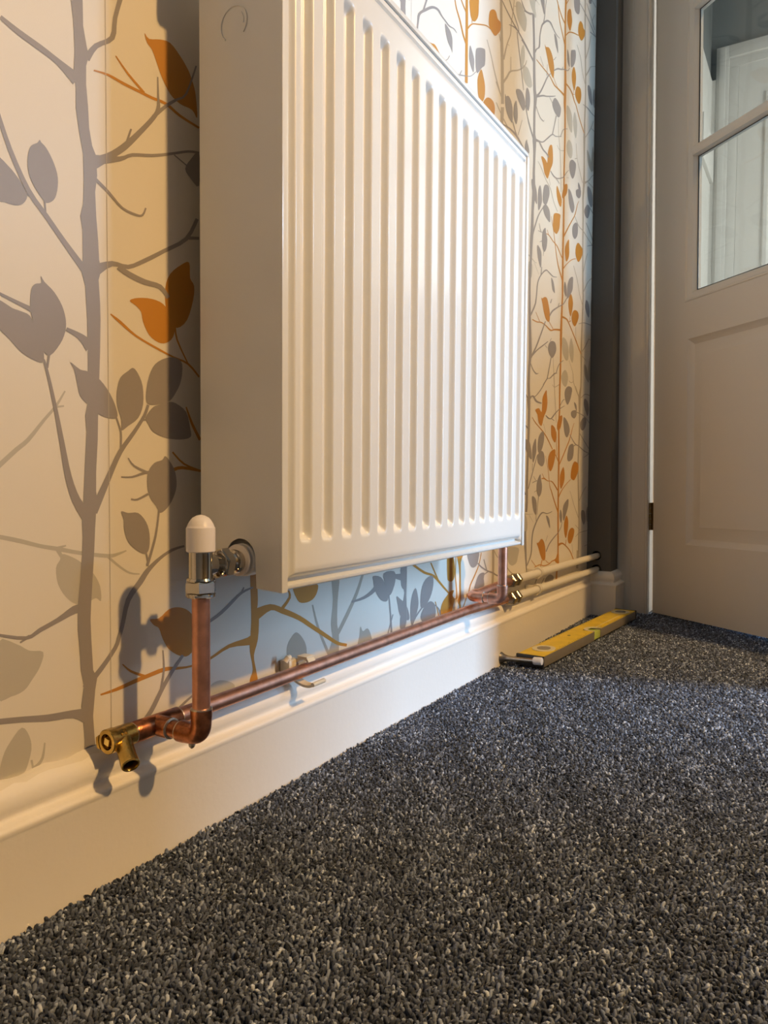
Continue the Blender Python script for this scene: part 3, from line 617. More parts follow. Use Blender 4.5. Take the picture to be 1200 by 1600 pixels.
# ------------------------------------------------------------------ wallpapered wall
def catmull(pts, closed, k=3):
    n = len(pts); out = []
    rng = range(n) if closed else range(n-1)
    for i in rng:
        g = (lambda j: pts[j % n]) if closed else (lambda j: pts[min(max(j, 0), n-1)])
        p0, p1, p2, p3 = g(i-1), g(i), g(i+1), g(i+2)
        for s in range(k):
            t = s/k
            out.append(tuple(0.5*((2*p1[c]) + (-p0[c]+p2[c])*t + (2*p0[c]-5*p1[c]+4*p2[c]-p3[c])*t*t + (-p0[c]+3*p1[c]-3*p2[c]+p3[c])*t*t*t) for c in (0, 1)))
    if not closed: out.append(pts[-1])
    return out
Y_CORNER = 1.43
wb = new_bm()
def quad(bm, pts, mi=0):
    f = bm.faces.new([bm.verts.new(p) for p in pts]); f.material_index = mi; return f
quad(wb, [(0, -1.7, -0.02), (0, 1.62, -0.02), (0, 1.62, 2.55), (0, -1.7, 2.55)])
INK = {'G': (1, 0.00026), 'O': (2, 0.00020), 'L': (3, 0.00008), 'M': (4, 0.00014)}
count = {}
shapes = []
for ln in PATTERN.strip().split('\n'):
    kind, rest = ln.split(' ', 1)
    if kind[1] == 'P':
        pts = [tuple(int(v)*1e-4 for v in q.split(',')) for q in rest.split()]
        big = len(pts) > 40
        out = catmull(pts, True, 1 if big else 3)
    else:
        L, R = [[tuple(int(v)*1e-4 for v in q.split(',')) for q in s.split()] for s in rest.split(' / ')]
        k = 3 if len(L) < 14 else 2
        out = catmull(L, False, k) + catmull(R, False, k)[::-1]
    shapes.append((kind[0], out))
# The print repeats every 0.53 m along the wall and every 1.05 m up it: carry it on to the rest of the wall
# (behind the radiator, above and to the left) around the part drawn above.
DRAWN_TOP = [(-0.20, 0.676), (-0.168, 0.695), (-0.115, 0.724), (-0.052, 0.759), (0.03, 0.804), (0.392, 1.004), (0.574, 1.104), (0.95, 1.312), (1.416, 1.569), (1.45, 1.588)]
BEHIND = [(0.038, 0.80), (0.038, 0.265), (0.165, 0.232), (0.930, 0.232), (0.945, 1.0), (0.392, 1.0)]
def inside(p, poly):
    c_ = False; n_ = len(poly)
    for i_ in range(n_):
        (x1, y1), (x2, y2) = poly[i_], poly[(i_+1) % n_]
        if (y1 > p[1]) != (y2 > p[1]) and p[0] < (x2-x1)*(p[1]-y1)/(y2-y1)+x1: c_ = not c_
    return c_
def free(y, z):
    """True where the wall still needs its print"""
    if y > Y_CORNER or z > 2.5: return False
    if y < -0.200: return True
    top = 9
    for (a0, z0), (a1, z1) in zip(DRAWN_TOP, DRAWN_TOP[1:]):
        if a0 <= y <= a1: top = z0 + (z1-z0)*(y-a0)/(a1-a0)
    return z > top or inside((y, z), BEHIND)
hidden = []
for ink, out in shapes:
    cy = sum(p_[0] for p_ in out)/len(out); cz = sum(p_[1] for p_ in out)/len(out)
    if not (0.95 < cy < 1.48 and 0.13 < cz < 1.19) or max(p_[1] for p_ in out) - min(p_[1] for p_ in out) > 0.4: continue
    for k in range(0, 6):
        for m_ in range(-1, 3):
            o2 = [(y-0.53*k, z+1.05*m_) for y, z in out]
            if all(free(y, z) for y, z in o2) and min(z for y, z in o2) > 0.115: hidden.append((ink, o2))
for ink, y0, hw in (('M', 1.335, 0.0065), ('O', 1.177, 0.0072), ('G', 0.967, 0.0105)):
    for k in range(0, 6):
        yk = y0-0.53*k; run = []
        for q in range(0, 242):
            z = 0.112 + q*0.01
            if free(yk, z): run.append(z)
            if (not free(yk, z) or q == 241) and run:
                if len(run) > 3:
                    L = [(yk-hw*(1+0.16*math.sin(z_*37+k)), z_) for z_ in run]; R = [(yk+hw*(1+0.16*math.sin(z_*29+1+k)), z_) for z_ in run]
                    hidden.append((ink, L + R[::-1]))
                run = []
for ink, out in shapes + hidden:
    out = [(y, z) for y, z in out if True]
    clean = [out[0]]
    for q in out[1:]:
        if abs(q[0]-clean[-1][0]) + abs(q[1]-clean[-1][1]) > 1e-5: clean.append(q)
    if max(y for y, z in clean) < -1.6 or len(clean) < 3: continue
    clean = [(min(y, Y_CORNER+0.01), z) for y, z in clean]
    mi, off = INK[ink]; count[ink] = count.get(ink, 0) + 1; off += (count[ink] % 45)*1.1e-6
    try: quad(wb, [(off, y, z) for y, z in clean], mi)
    except Exception: pass
for ys in (-0.606, -0.076, 0.454, 0.984):
    quad(wb, [(0.00034, ys, 0.10), (0.00034, ys+0.0005, 0.10), (0.00034, ys+0.0005, 2.5), (0.00034, ys, 2.5)], 5)
struct('wall_left', wb, [M['paper'], M['grey'], M['orange'], M['light'], M['taupe'], M['seam']], smooth=False)

# ------------------------------------------------------------------ dark grey end wall with the boxed corner
PIPE_X = 0.025
UP_Z, LO_Z = 0.1510, 0.1155          # white pipes where they enter the end wall
b = new_bm()
NX, LEAN = 0.062, -0.008
vs = [(0, Y_CORNER, 0), (NX, Y_CORNER, 0), (NX, 1.545, 0), (0, 1.545, 0)]
A = [bm_v for bm_v in (b.verts.new(v) for v in vs)]
B = [b.verts.new((v[0] + (LEAN*2.55 if v[0] > 0 else 0), v[1], 2.55)) for v in vs]
b.faces.new(A); b.faces.new(B[::-1])
for i in range(4): b.faces.new((A[i], B[i], B[(i+1) % 4], A[(i+1) % 4]))
nib = link('wall_back', b, [M['greyp'], M['hole']], smooth=False); nib['kind'] = 'structure'
c = new_bm()
for z in (UP_Z, LO_Z):
    lathe(c, [(0.0122, 0), (0.0122, 0.06)], (PIPE_X, Y_CORNER-0.02, z+0.0012), (0, 1, 0), seg=24, mi=1)  # hole sides coloured black in place of their own shade
cut = link('cutter', c, [M['greyp'], M['hole']], smooth=False)
md = nib.modifiers.new('b', 'BOOLEAN'); md.object = cut; md.operation = 'DIFFERENCE'; md.solver = 'EXACT'
dg = bpy.context.evaluated_depsgraph_get(); dg.update()
me = bpy.data.meshes.new_from_object(nib.evaluated_get(dg)); nib.modifiers.clear(); nib.data = me
bpy.data.objects.remove(cut)
b = new_bm()
box(b, 0.02, 0.108, 1.545, 1.66, 0, 2.55)
box(b, 1.02, 1.18, 1.53, 1.66, 0, 2.55)
box(b, 0.130, 1.02, 1.53, 1.66, 2.02, 2.55)
struct('wall_back_doorway', b, M['greyp'], smooth=False)

# door lining and architrave
b = new_bm()
box(b, 0.100, 0.1415, 1.52, 1.66, 0, 2.02)
box(b, 0.1415, 0.155, 1.575, 1.61, 0, 2.0)
for v in b.verts: v.co.x -= 0.0138*v.co.z          # the frame leans a little, like the door hung in it
box(b, 0.99, 1.012, 1.52, 1.66, 0, 2.02, bevel=0.001)
box(b, 0.1415, 0.99, 1.52, 1.66, 1.995, 2.02, bevel=0.001)
struct('trim_1', b, M['door'])
b = new_bm()
prof = [(0.044, 1.522), (0.044, 1.508), (0.047, 1.504), (0.056, 1.503), (0.060, 1.5055), (0.064, 1.503), (0.078, 1.5015), (0.084, 1.499),
        (0.094, 1.4985), (0.098, 1.5035), (0.103, 1.5045), (0.112, 1.506), (0.124, 1.5075), (0.130, 1.508), (0.1315, 1.5045), (0.136, 1.5045), (0.1385, 1.508), (0.139, 1.522)]
lo = [b.verts.new((x+0.002, y, -0.002)) for x, y in prof]; hi = [b.verts.new((x+0.002-0.0138*2.08, y, 2.08)) for x, y in prof]
for i in range(len(prof)-1): b.faces.new((lo[i], lo[i+1], hi[i+1], hi[i]))
b.faces.new(lo); b.faces.new(hi[::-1])
struct('trim_2', b, M['door'], angle=25)

# ------------------------------------------------------------------ skirting boards
SK = [(0.0, 0.1125), (0.0035, 0.1120), (0.0065, 0.1085), (0.0095, 0.1060), (0.0120, 0.1015), (0.0132, 0.0960), (0.0125, 0.0915), (0.0108, 0.0880),
      (0.0106, 0.0858), (0.0125, 0.0838), (0.0165, 0.0826), (0.0192, 0.0810), (0.0198, 0.0785), (0.0186, 0.0755), (0.0180, 0.0735), (0.0180, -0.02)]
def skirting(name, pts, outs, wobble=False):
    """pts: plan points, outs: the way outwards (mitred) at each"""
    bm = new_bm(); rows = []
    rnd = random.Random(3)
    for (x, y), (ox, oy) in zip(pts, outs):
        row = []
        for i, (d, z) in enumerate(SK):
            dz = 0
            if wobble and i < 3: dz = rnd.uniform(-0.0016, 0.0016)
            row.append(bm.verts.new((x+ox*d, y+oy*d, z+dz)))
        rows.append(row)
    for A, B in zip(rows, rows[1:]):
        for i in range(len(SK)-1):
            f = bm.faces.new((A[i], A[i+1], B[i+1], B[i])); f.material_index = 1 if (wobble and i < 2) else 0
    return struct(name, bm, [M['skirt'], M['caulk']], angle=50)
ys = [-1.7] + [-0.4 + 0.01*i for i in range(183)]
ys = [y for y in ys if y < Y_CORNER-0.02]
skirting('baseboard_left', [(0, y) for y in ys] + [(0, Y_CORNER)], [(1, 0)]*len(ys) + [(1, -1)], wobble=True)
skirting('baseboard_back', [(0, Y_CORNER), (NX, Y_CORNER), (NX, 1.503)], [(1, -1), (1, -1), (1, 0)])

# ------------------------------------------------------------------ floor and carpet pile
def carpet_mat(name, use_attr):
    m = bpy.data.materials.new(name); m.use_nodes = True; nt = m.node_tree; bs = nt.nodes['Principled BSDF']
    bs.inputs['Roughness'].default_value = 0.85; bs.inputs['Specular IOR Level'].default_value = 0.25
    bs.inputs['Sheen Weight'].default_value = 0.15
    r = nt.nodes.new('ShaderNodeValToRGB'); e = r.color_ramp.elements
    e[0].position = 0.0; e[0].color = (0.014, 0.019, 0.030, 1); e[1].position = 1.0; e[1].color = (0.58, 0.66, 0.80, 1)
    for p, c_ in ((0.42, (0.064, 0.082, 0.128)), (0.75, (0.20, 0.245, 0.345))):
        q = e.new(p); q.color = (*c_, 1)
    if use_attr:
        at = nt.nodes.new('ShaderNodeAttribute'); at.attribute_name = 'tone'; nt.links.new(at.outputs['Fac'], r.inputs['Fac'])
    else:
        tc = nt.nodes.new('ShaderNodeTexCoord'); n = nt.nodes.new('ShaderNodeTexVoronoi'); n.inputs['Scale'].default_value = 280
        nt.links.new(tc.outputs['Object'], n.inputs['Vector'])
        sp = nt.nodes.new('ShaderNodeSeparateColor'); nt.links.new(n.outputs['Color'], sp.inputs[0]); nt.links.new(sp.outputs[0], r.inputs['Fac'])
        bp = nt.nodes.new('ShaderNodeBump'); bp.inputs['Strength'].default_value = 1; bp.inputs['Distance'].default_value = 0.003
        nt.links.new(n.outputs['Distance'], bp.inputs['Height']); bp.invert = True; nt.links.new(bp.outputs[0], bs.inputs['Normal'])
    nt.links.new(r.outputs['Color'], bs.inputs['Base Color']); return m
b = new_bm(); quad(b, [(-0.05, -1.7, -0.005), (3.1, -1.7, -0.005), (3.1, 2.85, -0.005), (-0.05, 2.85, -0.005)])
struct('floor', b, carpet_mat('carpet_backing', False), smooth=False)

ang0 = math.atan2(0.0373, 0.609)
def tufts():
    rs = np.random.RandomState(5)
    P = []
    def fill(x0, x1, y0, y1, s):
        nx, ny = int((x1-x0)/s), int((y1-y0)/s)
        gx, gy = np.meshgrid(np.arange(nx), np.arange(ny), indexing='ij')
        x = x0 + (gx + 0.5*(gy % 2) + rs.uniform(-.38, .38, gx.shape))*s; y = y0 + (gy + rs.uniform(-.38, .38, gx.shape))*s
        P.append(np.stack([x.ravel(), y.ravel(), np.full(x.size, s)], 1))
    fill(0.0195, 0.62, -0.42, 0.55, 0.0028)
    fill(0.0195, 0.62, 0.55, 1.57, 0.0034)
    fill(0.62, 1.10, -0.42, 1.57, 0.0055)
    P_ = np.concatenate(P)
    x, y, s = P_[:, 0], P_[:, 1], P_[:, 2]
    lu = (x-0.0985)*math.cos(ang0)-(y-0.790)*math.sin(ang0); lv_ = (x-0.0985)*math.sin(ang0)+(y-0.790)*math.cos(ang0)
    keep = ~((x < NX+0.021) & (y > Y_CORNER-0.021)) & ~((x < 0.150) & (y > 1.497)) & ~((lu < -0.002) & (lu > -0.051) & (lv_ > 0.002) & (lv_ < 0.606))
    x, y, s = x[keep], y[keep], s[keep]; n = len(x)
    # slow lay of the pile
    lay = 0.6*np.sin(x*9+y*4)+0.5*np.sin(y*13-x*5+1.0)
    clump = np.sin(x*310+2*np.sin(y*170))*np.sin(y*290+2*np.sin(x*190))
    lx = rs.normal(0, .0023, n) + 0.0006*np.cos(lay); ly = rs.normal(0, .0023, n) + 0.0006*np.sin(lay)
    h = rs.uniform(.0042, .0068, n) + 0.0008*clump
    r = s*rs.uniform(.44, .66, n)
    a0 = rs.uniform(0, 6.283, n)
    lev = [(-.005, 1.0, 0.0), (-.005, 1.10, 0.35), (-.005, 0.86, 0.85)]
    V = np.zeros((n, 13, 3)); fr = [0.0, 0.5, 0.86]
    for k, f in enumerate(fr):
        rad = r*lev[k][1]; off = f**1.6
        for j in range(4):
            t = a0 + j*math.pi/2 + k*0.5
            V[:, k*4+j, 0] = x + lx*off + rad*np.cos(t); V[:, k*4+j, 1] = y + ly*off + rad*np.sin(t); V[:, k*4+j, 2] = -.005 + h*f
    V[:, 12, 0] = x + lx; V[:, 12, 1] = y + ly; V[:, 12, 2] = -.005 + h
    V[:, :, 0] = np.maximum(V[:, :, 0], 0.0182)
    quads = []; tris = []
    for k in range(2):
        for j in range(4): quads.append([k*4+j, k*4+(j+1) % 4, (k+1)*4+(j+1) % 4, (k+1)*4+j])
    for j in range(4): tris.append([8+j, 8+(j+1) % 4, 12])
    base = (np.arange(n)*13)[:, None, None]
    Q = (np.array(quads)[None]+base).reshape(-1, 4); T = (np.array(tris)[None]+base).reshape(-1, 3)
    me = bpy.data.meshes.new('carpet_pile')
    me.vertices.add(n*13); me.vertices.foreach_set('co', V.reshape(-1).astype(np.float32))
    loops = np.concatenate([Q.ravel(), T.ravel()]).astype(np.int32)
    me.loops.add(len(loops)); me.loops.foreach_set('vertex_index', loops)
    tot = np.concatenate([np.full(len(Q), 4), np.full(len(T), 3)]).astype(np.int32)
    st = np.concatenate([[0], np.cumsum(tot)[:-1]]).astype(np.int32)
    me.polygons.add(len(tot)); me.polygons.foreach_set('loop_start', st); me.polygons.foreach_set('loop_total', tot)
    me.polygons.foreach_set('use_smooth', np.ones(len(tot), bool))
    me.update(calc_edges=True)
    tone = np.clip(rs.beta(1.6, 2.3, n)*1.05 + 0.10*clump + 0.04*np.sin(x*47+y*31) , 0, 1)
    at = me.attributes.new('tone', 'FLOAT', 'POINT'); at.data.foreach_set('value', np.repeat(tone, 13).astype(np.float32))
    me.materials.append(carpet_mat('carpet_yarn', True))
    o = bpy.data.objects.new('carpet_pile', me); C.objects.link(o)
    tag(o, 'mottled charcoal and grey twist pile carpet covering the hall floor', 'carpet'); o['kind'] = 'stuff'
tufts()

# ------------------------------------------------------------------ radiator
RX0, RX1, RZ, RH, RW = 0.0290, 0.1290, 0.2446, 0.600, 0.600
rad = thing('radiator', 'white ribbed double panel convector radiator hung on the leaf wallpaper', 'radiator', (0.0, 0.3, RZ))
RO = (0.0, 0.3, RZ)
def sm(t): t = min(max(t, 0), 1); return t*t*(3-2*t)
def panel(name, xf, sgn, thick, y0, y1, z0, z1, mats):
    """pressed steel panel with 17 channels; xf face plane, sgn outward direction along X"""
    bm = new_bm()
    def dep(y, z):
        e = min(y-y0, y1-y, z-z0, z1-z)
        if e < 0.0065: d = -0.0025 - 0.001*sm(1-e/0.0015)
        elif e < 0.009: d = -0.0025-0.003*sm((e-0.0065)/0.0012)
        else: d = -0.0055 + 0.0055*sm((e-0.009)/0.006)
        if z-z0 == e and 0.0062 < e < 0.0098: d = -0.0105
        u = (y - 0.0243) % 0.033333; k = math.floor((y-0.0243)/0.033333)
        if 0 <= k <= 16 and u < 0.0195:
            cross = sm(u/0.0055)*sm((0.0195-u)/0.0055)
            endf = sm((z-(RZ+0.0395))/0.011)*sm(((RZ+0.5555)-z)/0.011)
            d -= 0.0075*cross*endf
        return d
    Y = []
    y = y0
    while y < y1-1e-6: Y.append(y); y += 0.0011
    Y.append(y1)
    e_ = [0, .0015, .004, .0065, .0071, .0077, .009, .0105, .012, .0135, .015, .02, .03]
    Z = sorted(set([z0+q for q in e_] + [z1-q for q in e_] + [RZ+0.0385+0.0013*i for i in range(12)] + [RZ+0.5565-0.0013*i for i in range(12)] +
                   [RZ+0.06+0.04*i for i in range(12)]))
    G = [[bm.verts.new((xf+sgn*dep(yy, zz), yy, zz)) for zz in Z] for yy in Y]
    for i in range(len(Y)-1):
        for j in range(len(Z)-1): bm.faces.new((G[i][j], G[i+1][j], G[i+1][j+1], G[i][j+1]))
    ring = [G[i][0] for i in range(len(Y))] + [G[-1][j] for j in range(1, len(Z))] + [G[i][-1] for i in range(len(Y)-2, -1, -1)] + [G[0][j] for j in range(len(Z)-2, 0, -1)]
    back = [bm.verts.new((xf-sgn*thick, v.co.y, v.co.z)) for v in ring]
    for i in range(len(ring)): bm.faces.new((ring[i], ring[(i+1) % len(ring)], back[(i+1) % len(ring)], back[i]))
    bm.faces.new(back)
    return put(link(name, bm, mats, rad, angle=60), RO)
panel('front_panel', RX1, 1, 0.016, 0.0035, 0.5965, RZ, RZ+RH-0.006, M['rad'])
panel('back_panel', RX0, -1, 0.014, 0.004, 0.596, RZ+0.006, RZ+RH-0.008, M['rad'])
# side panels: keyhole outline around the valve connection, lip folded onto the front
TX, TZ = 0.0815, 0.2695              # tapping centre
def side(y, sgn):
    bm = new_bm()
    arcp = [(TX + 0.0172*math.cos(t), TZ + 0.0022 + 0.0172*math.sin(t)) for t in [math.pi*i/16 for i in range(17)]]
    out = [(0.1275, RZ-0.0012), (0.1000, RZ+0.0006)] + arcp + [(TX-0.0172, RZ+0.0125), (0.0330, RZ+0.0125), (0.0330, RZ+RH-0.001), (0.1275, RZ+RH-0.001)]
    prism(bm, out, lambda a, b_: (a, y, b_), (0, sgn*0.0012, 0))
    # folded lip on the front face
    y0, y1 = (y-0.0002, y+0.0080) if sgn > 0 else (y-0.0080, y+0.0002)
    box(bm, 0.1262, 0.1290, y0, y1, RZ-0.0015, RZ+RH-0.0060, bevel=0.0009)
    if sgn > 0:
        for (cz, r_, a0, a1) in ((RZ+0.4965, 0.0150, -0.75, 4.0), (RZ+0.4965, 0.0112, -0.2, 0.7)):
            pth = [(0.0745 + r_*math.cos(a0+(a1-a0)*i/30), y-0.0001, cz + r_*math.sin(a0+(a1-a0)*i/30)) for i in range(31)]
            tube(bm, pth, 0.0007, seg=6)
    return put(link('side_panel', bm, M['rad'], rad, angle=40), RO)
side(0.0000, 1); side(0.6000, -1)
b = new_bm()
box(b, 0.1225, 0.1287, 0.004, 0.596, RZ+RH-0.0055, RZ+RH, bevel=0.0012)
box(b, 0.030, 0.036, 0.004, 0.596, RZ+RH-0.003, RZ+RH, bevel=0.0008)
for i in range(46):
    y = 0.006 + i*0.0130; box(b, 0.034, 0.125, y, y+0.0045, RZ+RH-0.0028, RZ+RH-0.0008)
put(link('top_grille', b, M['rad'], rad), RO)
b = new_bm()
pth = []
for i in range(45):
    y = 0.012 + i*0.0131
    pth += [(0.047 if i % 2 else 0.111, y), (0.111 if i % 2 else 0.047, y+0.0015)]
lo = [b.verts.new((x, y, RZ+0.030)) for x, y in pth]; hi = [b.verts.new((x, y, RZ+RH-0.03)) for x, y in pth]
for i in range(len(pth)-1): b.faces.new((lo[i], lo[i+1], hi[i+1], hi[i]))
put(link('convector_fins', b, M['fin'], rad, smooth=False), RO)
for y in (0.09, 0.49):
    b = new_bm(); box(b, 0.0006, 0.0285, y, y+0.03, RZ+0.06, RZ+0.54, bevel=0.001)
    put(link('wall_bracket', b, M['rad'], rad), RO)
# water connections inside the side panels and the air vent plug at the top
for zc in (TZ, RZ+0.578):
    b = new_bm()
    lathe(b, [(0.0142, 0), (0.0150, 0.001), (0.0150, 0.012)], (TX, 0.0015, zc), (0, 1, 0), seg=32)
    o = put(link('connection_boss', b, M['rad'], rad), RO)
b = new_bm()
lathe(b, [(0.0060, -0.0135), (0.0105, -0.0130), (0.0125, -0.0100), (0.0125, 0.002)], (TX, 0.0, RZ+0.578), (0, 1, 0), seg=28)
put(link('air_vent_plug', b, M['chrome'], rad), RO)

# ------------------------------------------------------------------ radiator valve with white cap
VX, VY = 0.0800, -0.0476
v0 = (VX, VY, 0.2690)
valve = thing('radiator_valve', 'chrome angled radiator valve with white domed cap on top of left copper riser', 'valve', v0)
b = new_bm()
lathe(b, [(0.0090, 0.2430), (0.0100, 0.2560), (0.0105, 0.2565), (0.0098, 0.2580), (0.0098, 0.2815), (0.0085, 0.2830)], (VX, VY, 0), (0, 0, 1), seg=40)
tube(b, [(VX, VY+0.002, TZ-0.001), (VX, VY+0.010, TZ-0.001), (VX, VY+0.016, TZ-0.001), (VX, VY+0.0195, TZ-0.001), (VX, VY+0.024, TZ-0.001)], [0.0096, 0.0094, 0.0086, 0.0072, 0.0072], seg=32)
put(link('valve_body', b, M['chrome'], valve), v0)
b = new_bm()
lathe(b, [(0.0112, 0.2420), (0.0126, 0.2430), (0.0126, 0.2448), (0.0118, 0.2456)], (VX, VY, 0), (0, 0, 1), seg=40)
hexnut(b, (VX, VY, 0.2455), (0, 0, 1), 0.0236, 0.0105, phase=0.15)
lathe(b, [(0.0118, 0.2558), (0.0121, 0.2568), (0.0112, 0.2585)], (VX, VY, 0), (0, 0, 1), seg=40)
put(link('compression_nut', b, M['chrome'], valve), v0)
b = new_bm()
lathe(b, [(0.0105, 0.0), (0.0118, 0.0008), (0.0118, 0.0022), (0.0108, 0.0030)], (VX, VY+0.0180, TZ-0.001), (0, 1, 0), seg=36)
hexnut(b, (VX, VY+0.0205, TZ-0.001), (0, 1, 0), 0.0240, 0.0100, phase=0.25)
put(link('union_nut', b, M['chrome'], valve), v0)
b = new_bm()
lathe(b, [(0.0090, 0.0), (0.0092, 0.004), (0.0080, 0.006), (0.0088, 0.0075), (0.0108, 0.0085), (0.0112, 0.0115), (0.0104, 0.013), (0.0098, 0.0165), (0.0110, 0.0175), (0.0110, 0.0190)],
      (VX, VY+0.0290, TZ-0.001), (0, 1, 0), seg=36)
put(link('valve_tail', b, M['chrome'], valve), v0)
b = new_bm()
lathe(b, [(0.0112, 0.0), (0.0142, 0.0004), (0.0145, 0.0022), (0.0118, 0.0028)], (VX, -0.0032, TZ), (0, 1, 0), seg=40)
put(link('sealing_ring', b, M['plastic'], valve), v0)
b = new_bm()
R_ = 0.0121
prof = [(R_-0.0008, 0.2805), (R_, 0.2812), (R_, 0.3000), (R_-0.0002, 0.3012), (R_-0.0007, 0.3016), (R_-0.0014, 0.3036), (R_-0.0030, 0.3066), (R_-0.0052, 0.3093), (R_-0.0085, 0.3111), (0.0012, 0.3117)]
lathe(b, prof, (VX, VY, 0), (0, 0, 1), seg=44)
put(link('cap', b, M['plastic'], valve), v0)

# ------------------------------------------------------------------ copper pipework
LX = 0.0245
PR = 0.0076
def zlong(y): return 0.1232 + 0.0052*(y+0.05)/0.85 if y < 0.62 else 0.1273 - 0.0055*(y-0.62)/0.19
cp = thing('copper_pipe', 'long horizontal copper pipe above the skirting, soldered tee and riser at its left end', 'pipe', (LX, 0.2, zlong(0.2)))
CO = (LX, 0.2, zlong(0.2))
zt = zlong(VY)
b = new_bm()
tube(b, [(LX, y, zlong(y)) for y in [-0.030 + 0.02*i for i in range(42)]], PR, seg=32)
put(link('pipe', b, M['copper'], cp), CO)
b = new_bm()
lathe(b, [(0.0088, 0), (0.0093, 0.001), (0.0092, 0.050), (0.0088, 0.051)], (LX, VY-0.026, zt), (0, 1, 0), seg=36)
lathe(b, [(0.0092, 0), (0.0092, 0.018), (0.0088, 0.019)], (LX, VY, zt), (1, 0, 0), seg=36)
put(link('tee_fitting', b, M['copperd'], cp), CO)
b = new_bm(); lathe(b, [(PR, 0), (PR, 0.036)], (LX+0.012, VY, zt), (1, 0, 0), seg=32)
put(link('stub_pipe', b, M['copperd'], cp), CO)
def elbow(bm, p0, corner, p1, r0=0.0085, rc=0.0093):
    a = Vector(p0); c_ = Vector(corner); e = Vector(p1)
    d0 = (c_-a).normalized(); d1 = (e-c_).normalized(); k = 0.0125
    path = [a, a+d0*0.004] + arc(c_-d0*k, c_, c_+d1*k, 12) + [e-d1*0.004, e]
    rr = [rc]*2 + [r0+0.0002]*13 + [rc]*2
    tube(bm, path, rr, seg=32)
b = new_bm(); elbow(b, (VX-0.024, VY, zt), (VX, VY, zt), (VX, VY, zt+0.023))
put(link('elbow_fitting', b, M['copperd'], cp), CO)
b = new_bm(); lathe(b, [(PR, 0), (PR, 0.1080)], (VX, VY, zt+0.014), (0, 0, 1), seg=36)
put(link('riser', b, M['copper'], cp), CO)
def ring(bm, o, axis, r=0.0094, w=0.0022):
    lathe(bm, [(r-0.0018, -w*0.5), (r-0.0002, -w*0.2), (r-0.0001, w*0.2), (r-0.0016, w*0.6)], o, axis, seg=32)
for o_, ax in (((LX, VY+0.0255, zt), (0, 1, 0)), ((LX, VY-0.0265, zt), (0, -1, 0)), ((LX+0.0195, VY, zt), (1, 0, 0)), ((VX-0.0245, VY, zt), (-1, 0, 0)), ((VX, VY, zt+0.0235), (0, 0, 1))):
    b = new_bm(); ring(b, o_, ax); put(link('solder_ring', b, M['solder'], cp), CO)
b = new_bm(); lathe(b, [(0.0022, 0), (0.0030, 0.002), (0.0024, 0.0040), (0.0008, 0.0055)], (VX-0.010, VY-0.001, zt-0.0070), (-0.1, 0, -1), seg=14)
put(link('solder_drip', b, M['solder'], cp), CO)

# brass drain valve
dv0 = (LX, -0.095, zt)
dv = thing('drain_valve', 'small brass drain valve on the left end of the long copper pipe', 'valve', dv0)
b = new_bm()
lathe(b, [(0.0088, 0.0), (0.0096, 0.0010), (0.0096, 0.005), (0.0099, 0.0065), (0.0099, 0.0180), (0.0104, 0.0190), (0.0104, 0.0255), (0.0098, 0.0262), (0.0068, 0.0262), (0.0065, 0.0255), (0.0065, 0.0190), (0.0001, 0.0190)],
      (LX, VY-0.0265, zt), (0, -1, 0), seg=40, caps=False)
# embossed maker's stamp: small raised bars
for i, (dy, dz) in enumerate(((0, 0), (0.0022, .0006), (0.0042, -.0004), (0.0010, .0026), (0.0034, .0028))):
    box(b, -0.0003, 0.0006, -0.0006, 0.0007, -0.0009, 0.0010, mtx=Matrix.Translation((LX+0.0085, -0.0905+dy, zt+0.0056+dz)) @ Matrix.Rotation(-0.5-i*0.2, 4, 'Y'))
put(link('valve_body', b, M['brass'], dv), dv0)
b = new_bm()
sd = Vector((0.80, -0.36, -0.52)).normalized(); so = Vector((LX, -0.0850, zt))
lathe(b, [(0.0084, 0.004), (0.0074, 0.010), (0.0071, 0.014), (0.0073, 0.0155), (0.0070, 0.017), (0.0073, 0.0185), (0.0071, 0.020), (0.0076, 0.028), (0.0076, 0.0308), (0.0070, 0.0315), (0.0060, 0.0312), (0.0056, 0.030), (0.0054, 0.012), (0.0001, 0.0118)],
      so, sd, seg=40, caps=False)
put(link('hose_spout', b, M['brass'], dv), dv0)
b = new_bm(); lathe(b, [(0.0050, 0), (0.0050, 0.001)], so+sd*0.020, sd, seg=24)  # black disc stands in for the shade down the spout
put(link('bore_shade', b, M['hole'], dv), dv0)
b = new_bm()
mt = Matrix.Translation((LX, -0.0985, zt)) @ Matrix.Rotation(0.25, 4, 'Y')
box(b, -0.0029, 0.0029, -0.0018, 0.0130, -0.0029, 0.0029, bevel=0.0004, mtx=mt)
put(link('square_spindle', b, M['brassb'], dv), dv0)
b = new_bm()
hexnut(b, (LX, -0.0935, zt), (0, -1, 0), 0.0104, 0.0030)
prism(b, [(0.0108*math.cos(t), 0.0108*math.sin(t)) for t in [2.7+1.2*i/8 for i in range(9)]] + [(0.0150*math.cos(t)+0.001, 0.0150*math.sin(t)) for t in [3.6-0.6*i/6 for i in range(7)]],
      lambda a, c_: (LX+a*0.9, -0.0990, zt+c_), (0, -0.0018, 0))
put(link('gland_ring', b, M['brass'], dv), dv0)

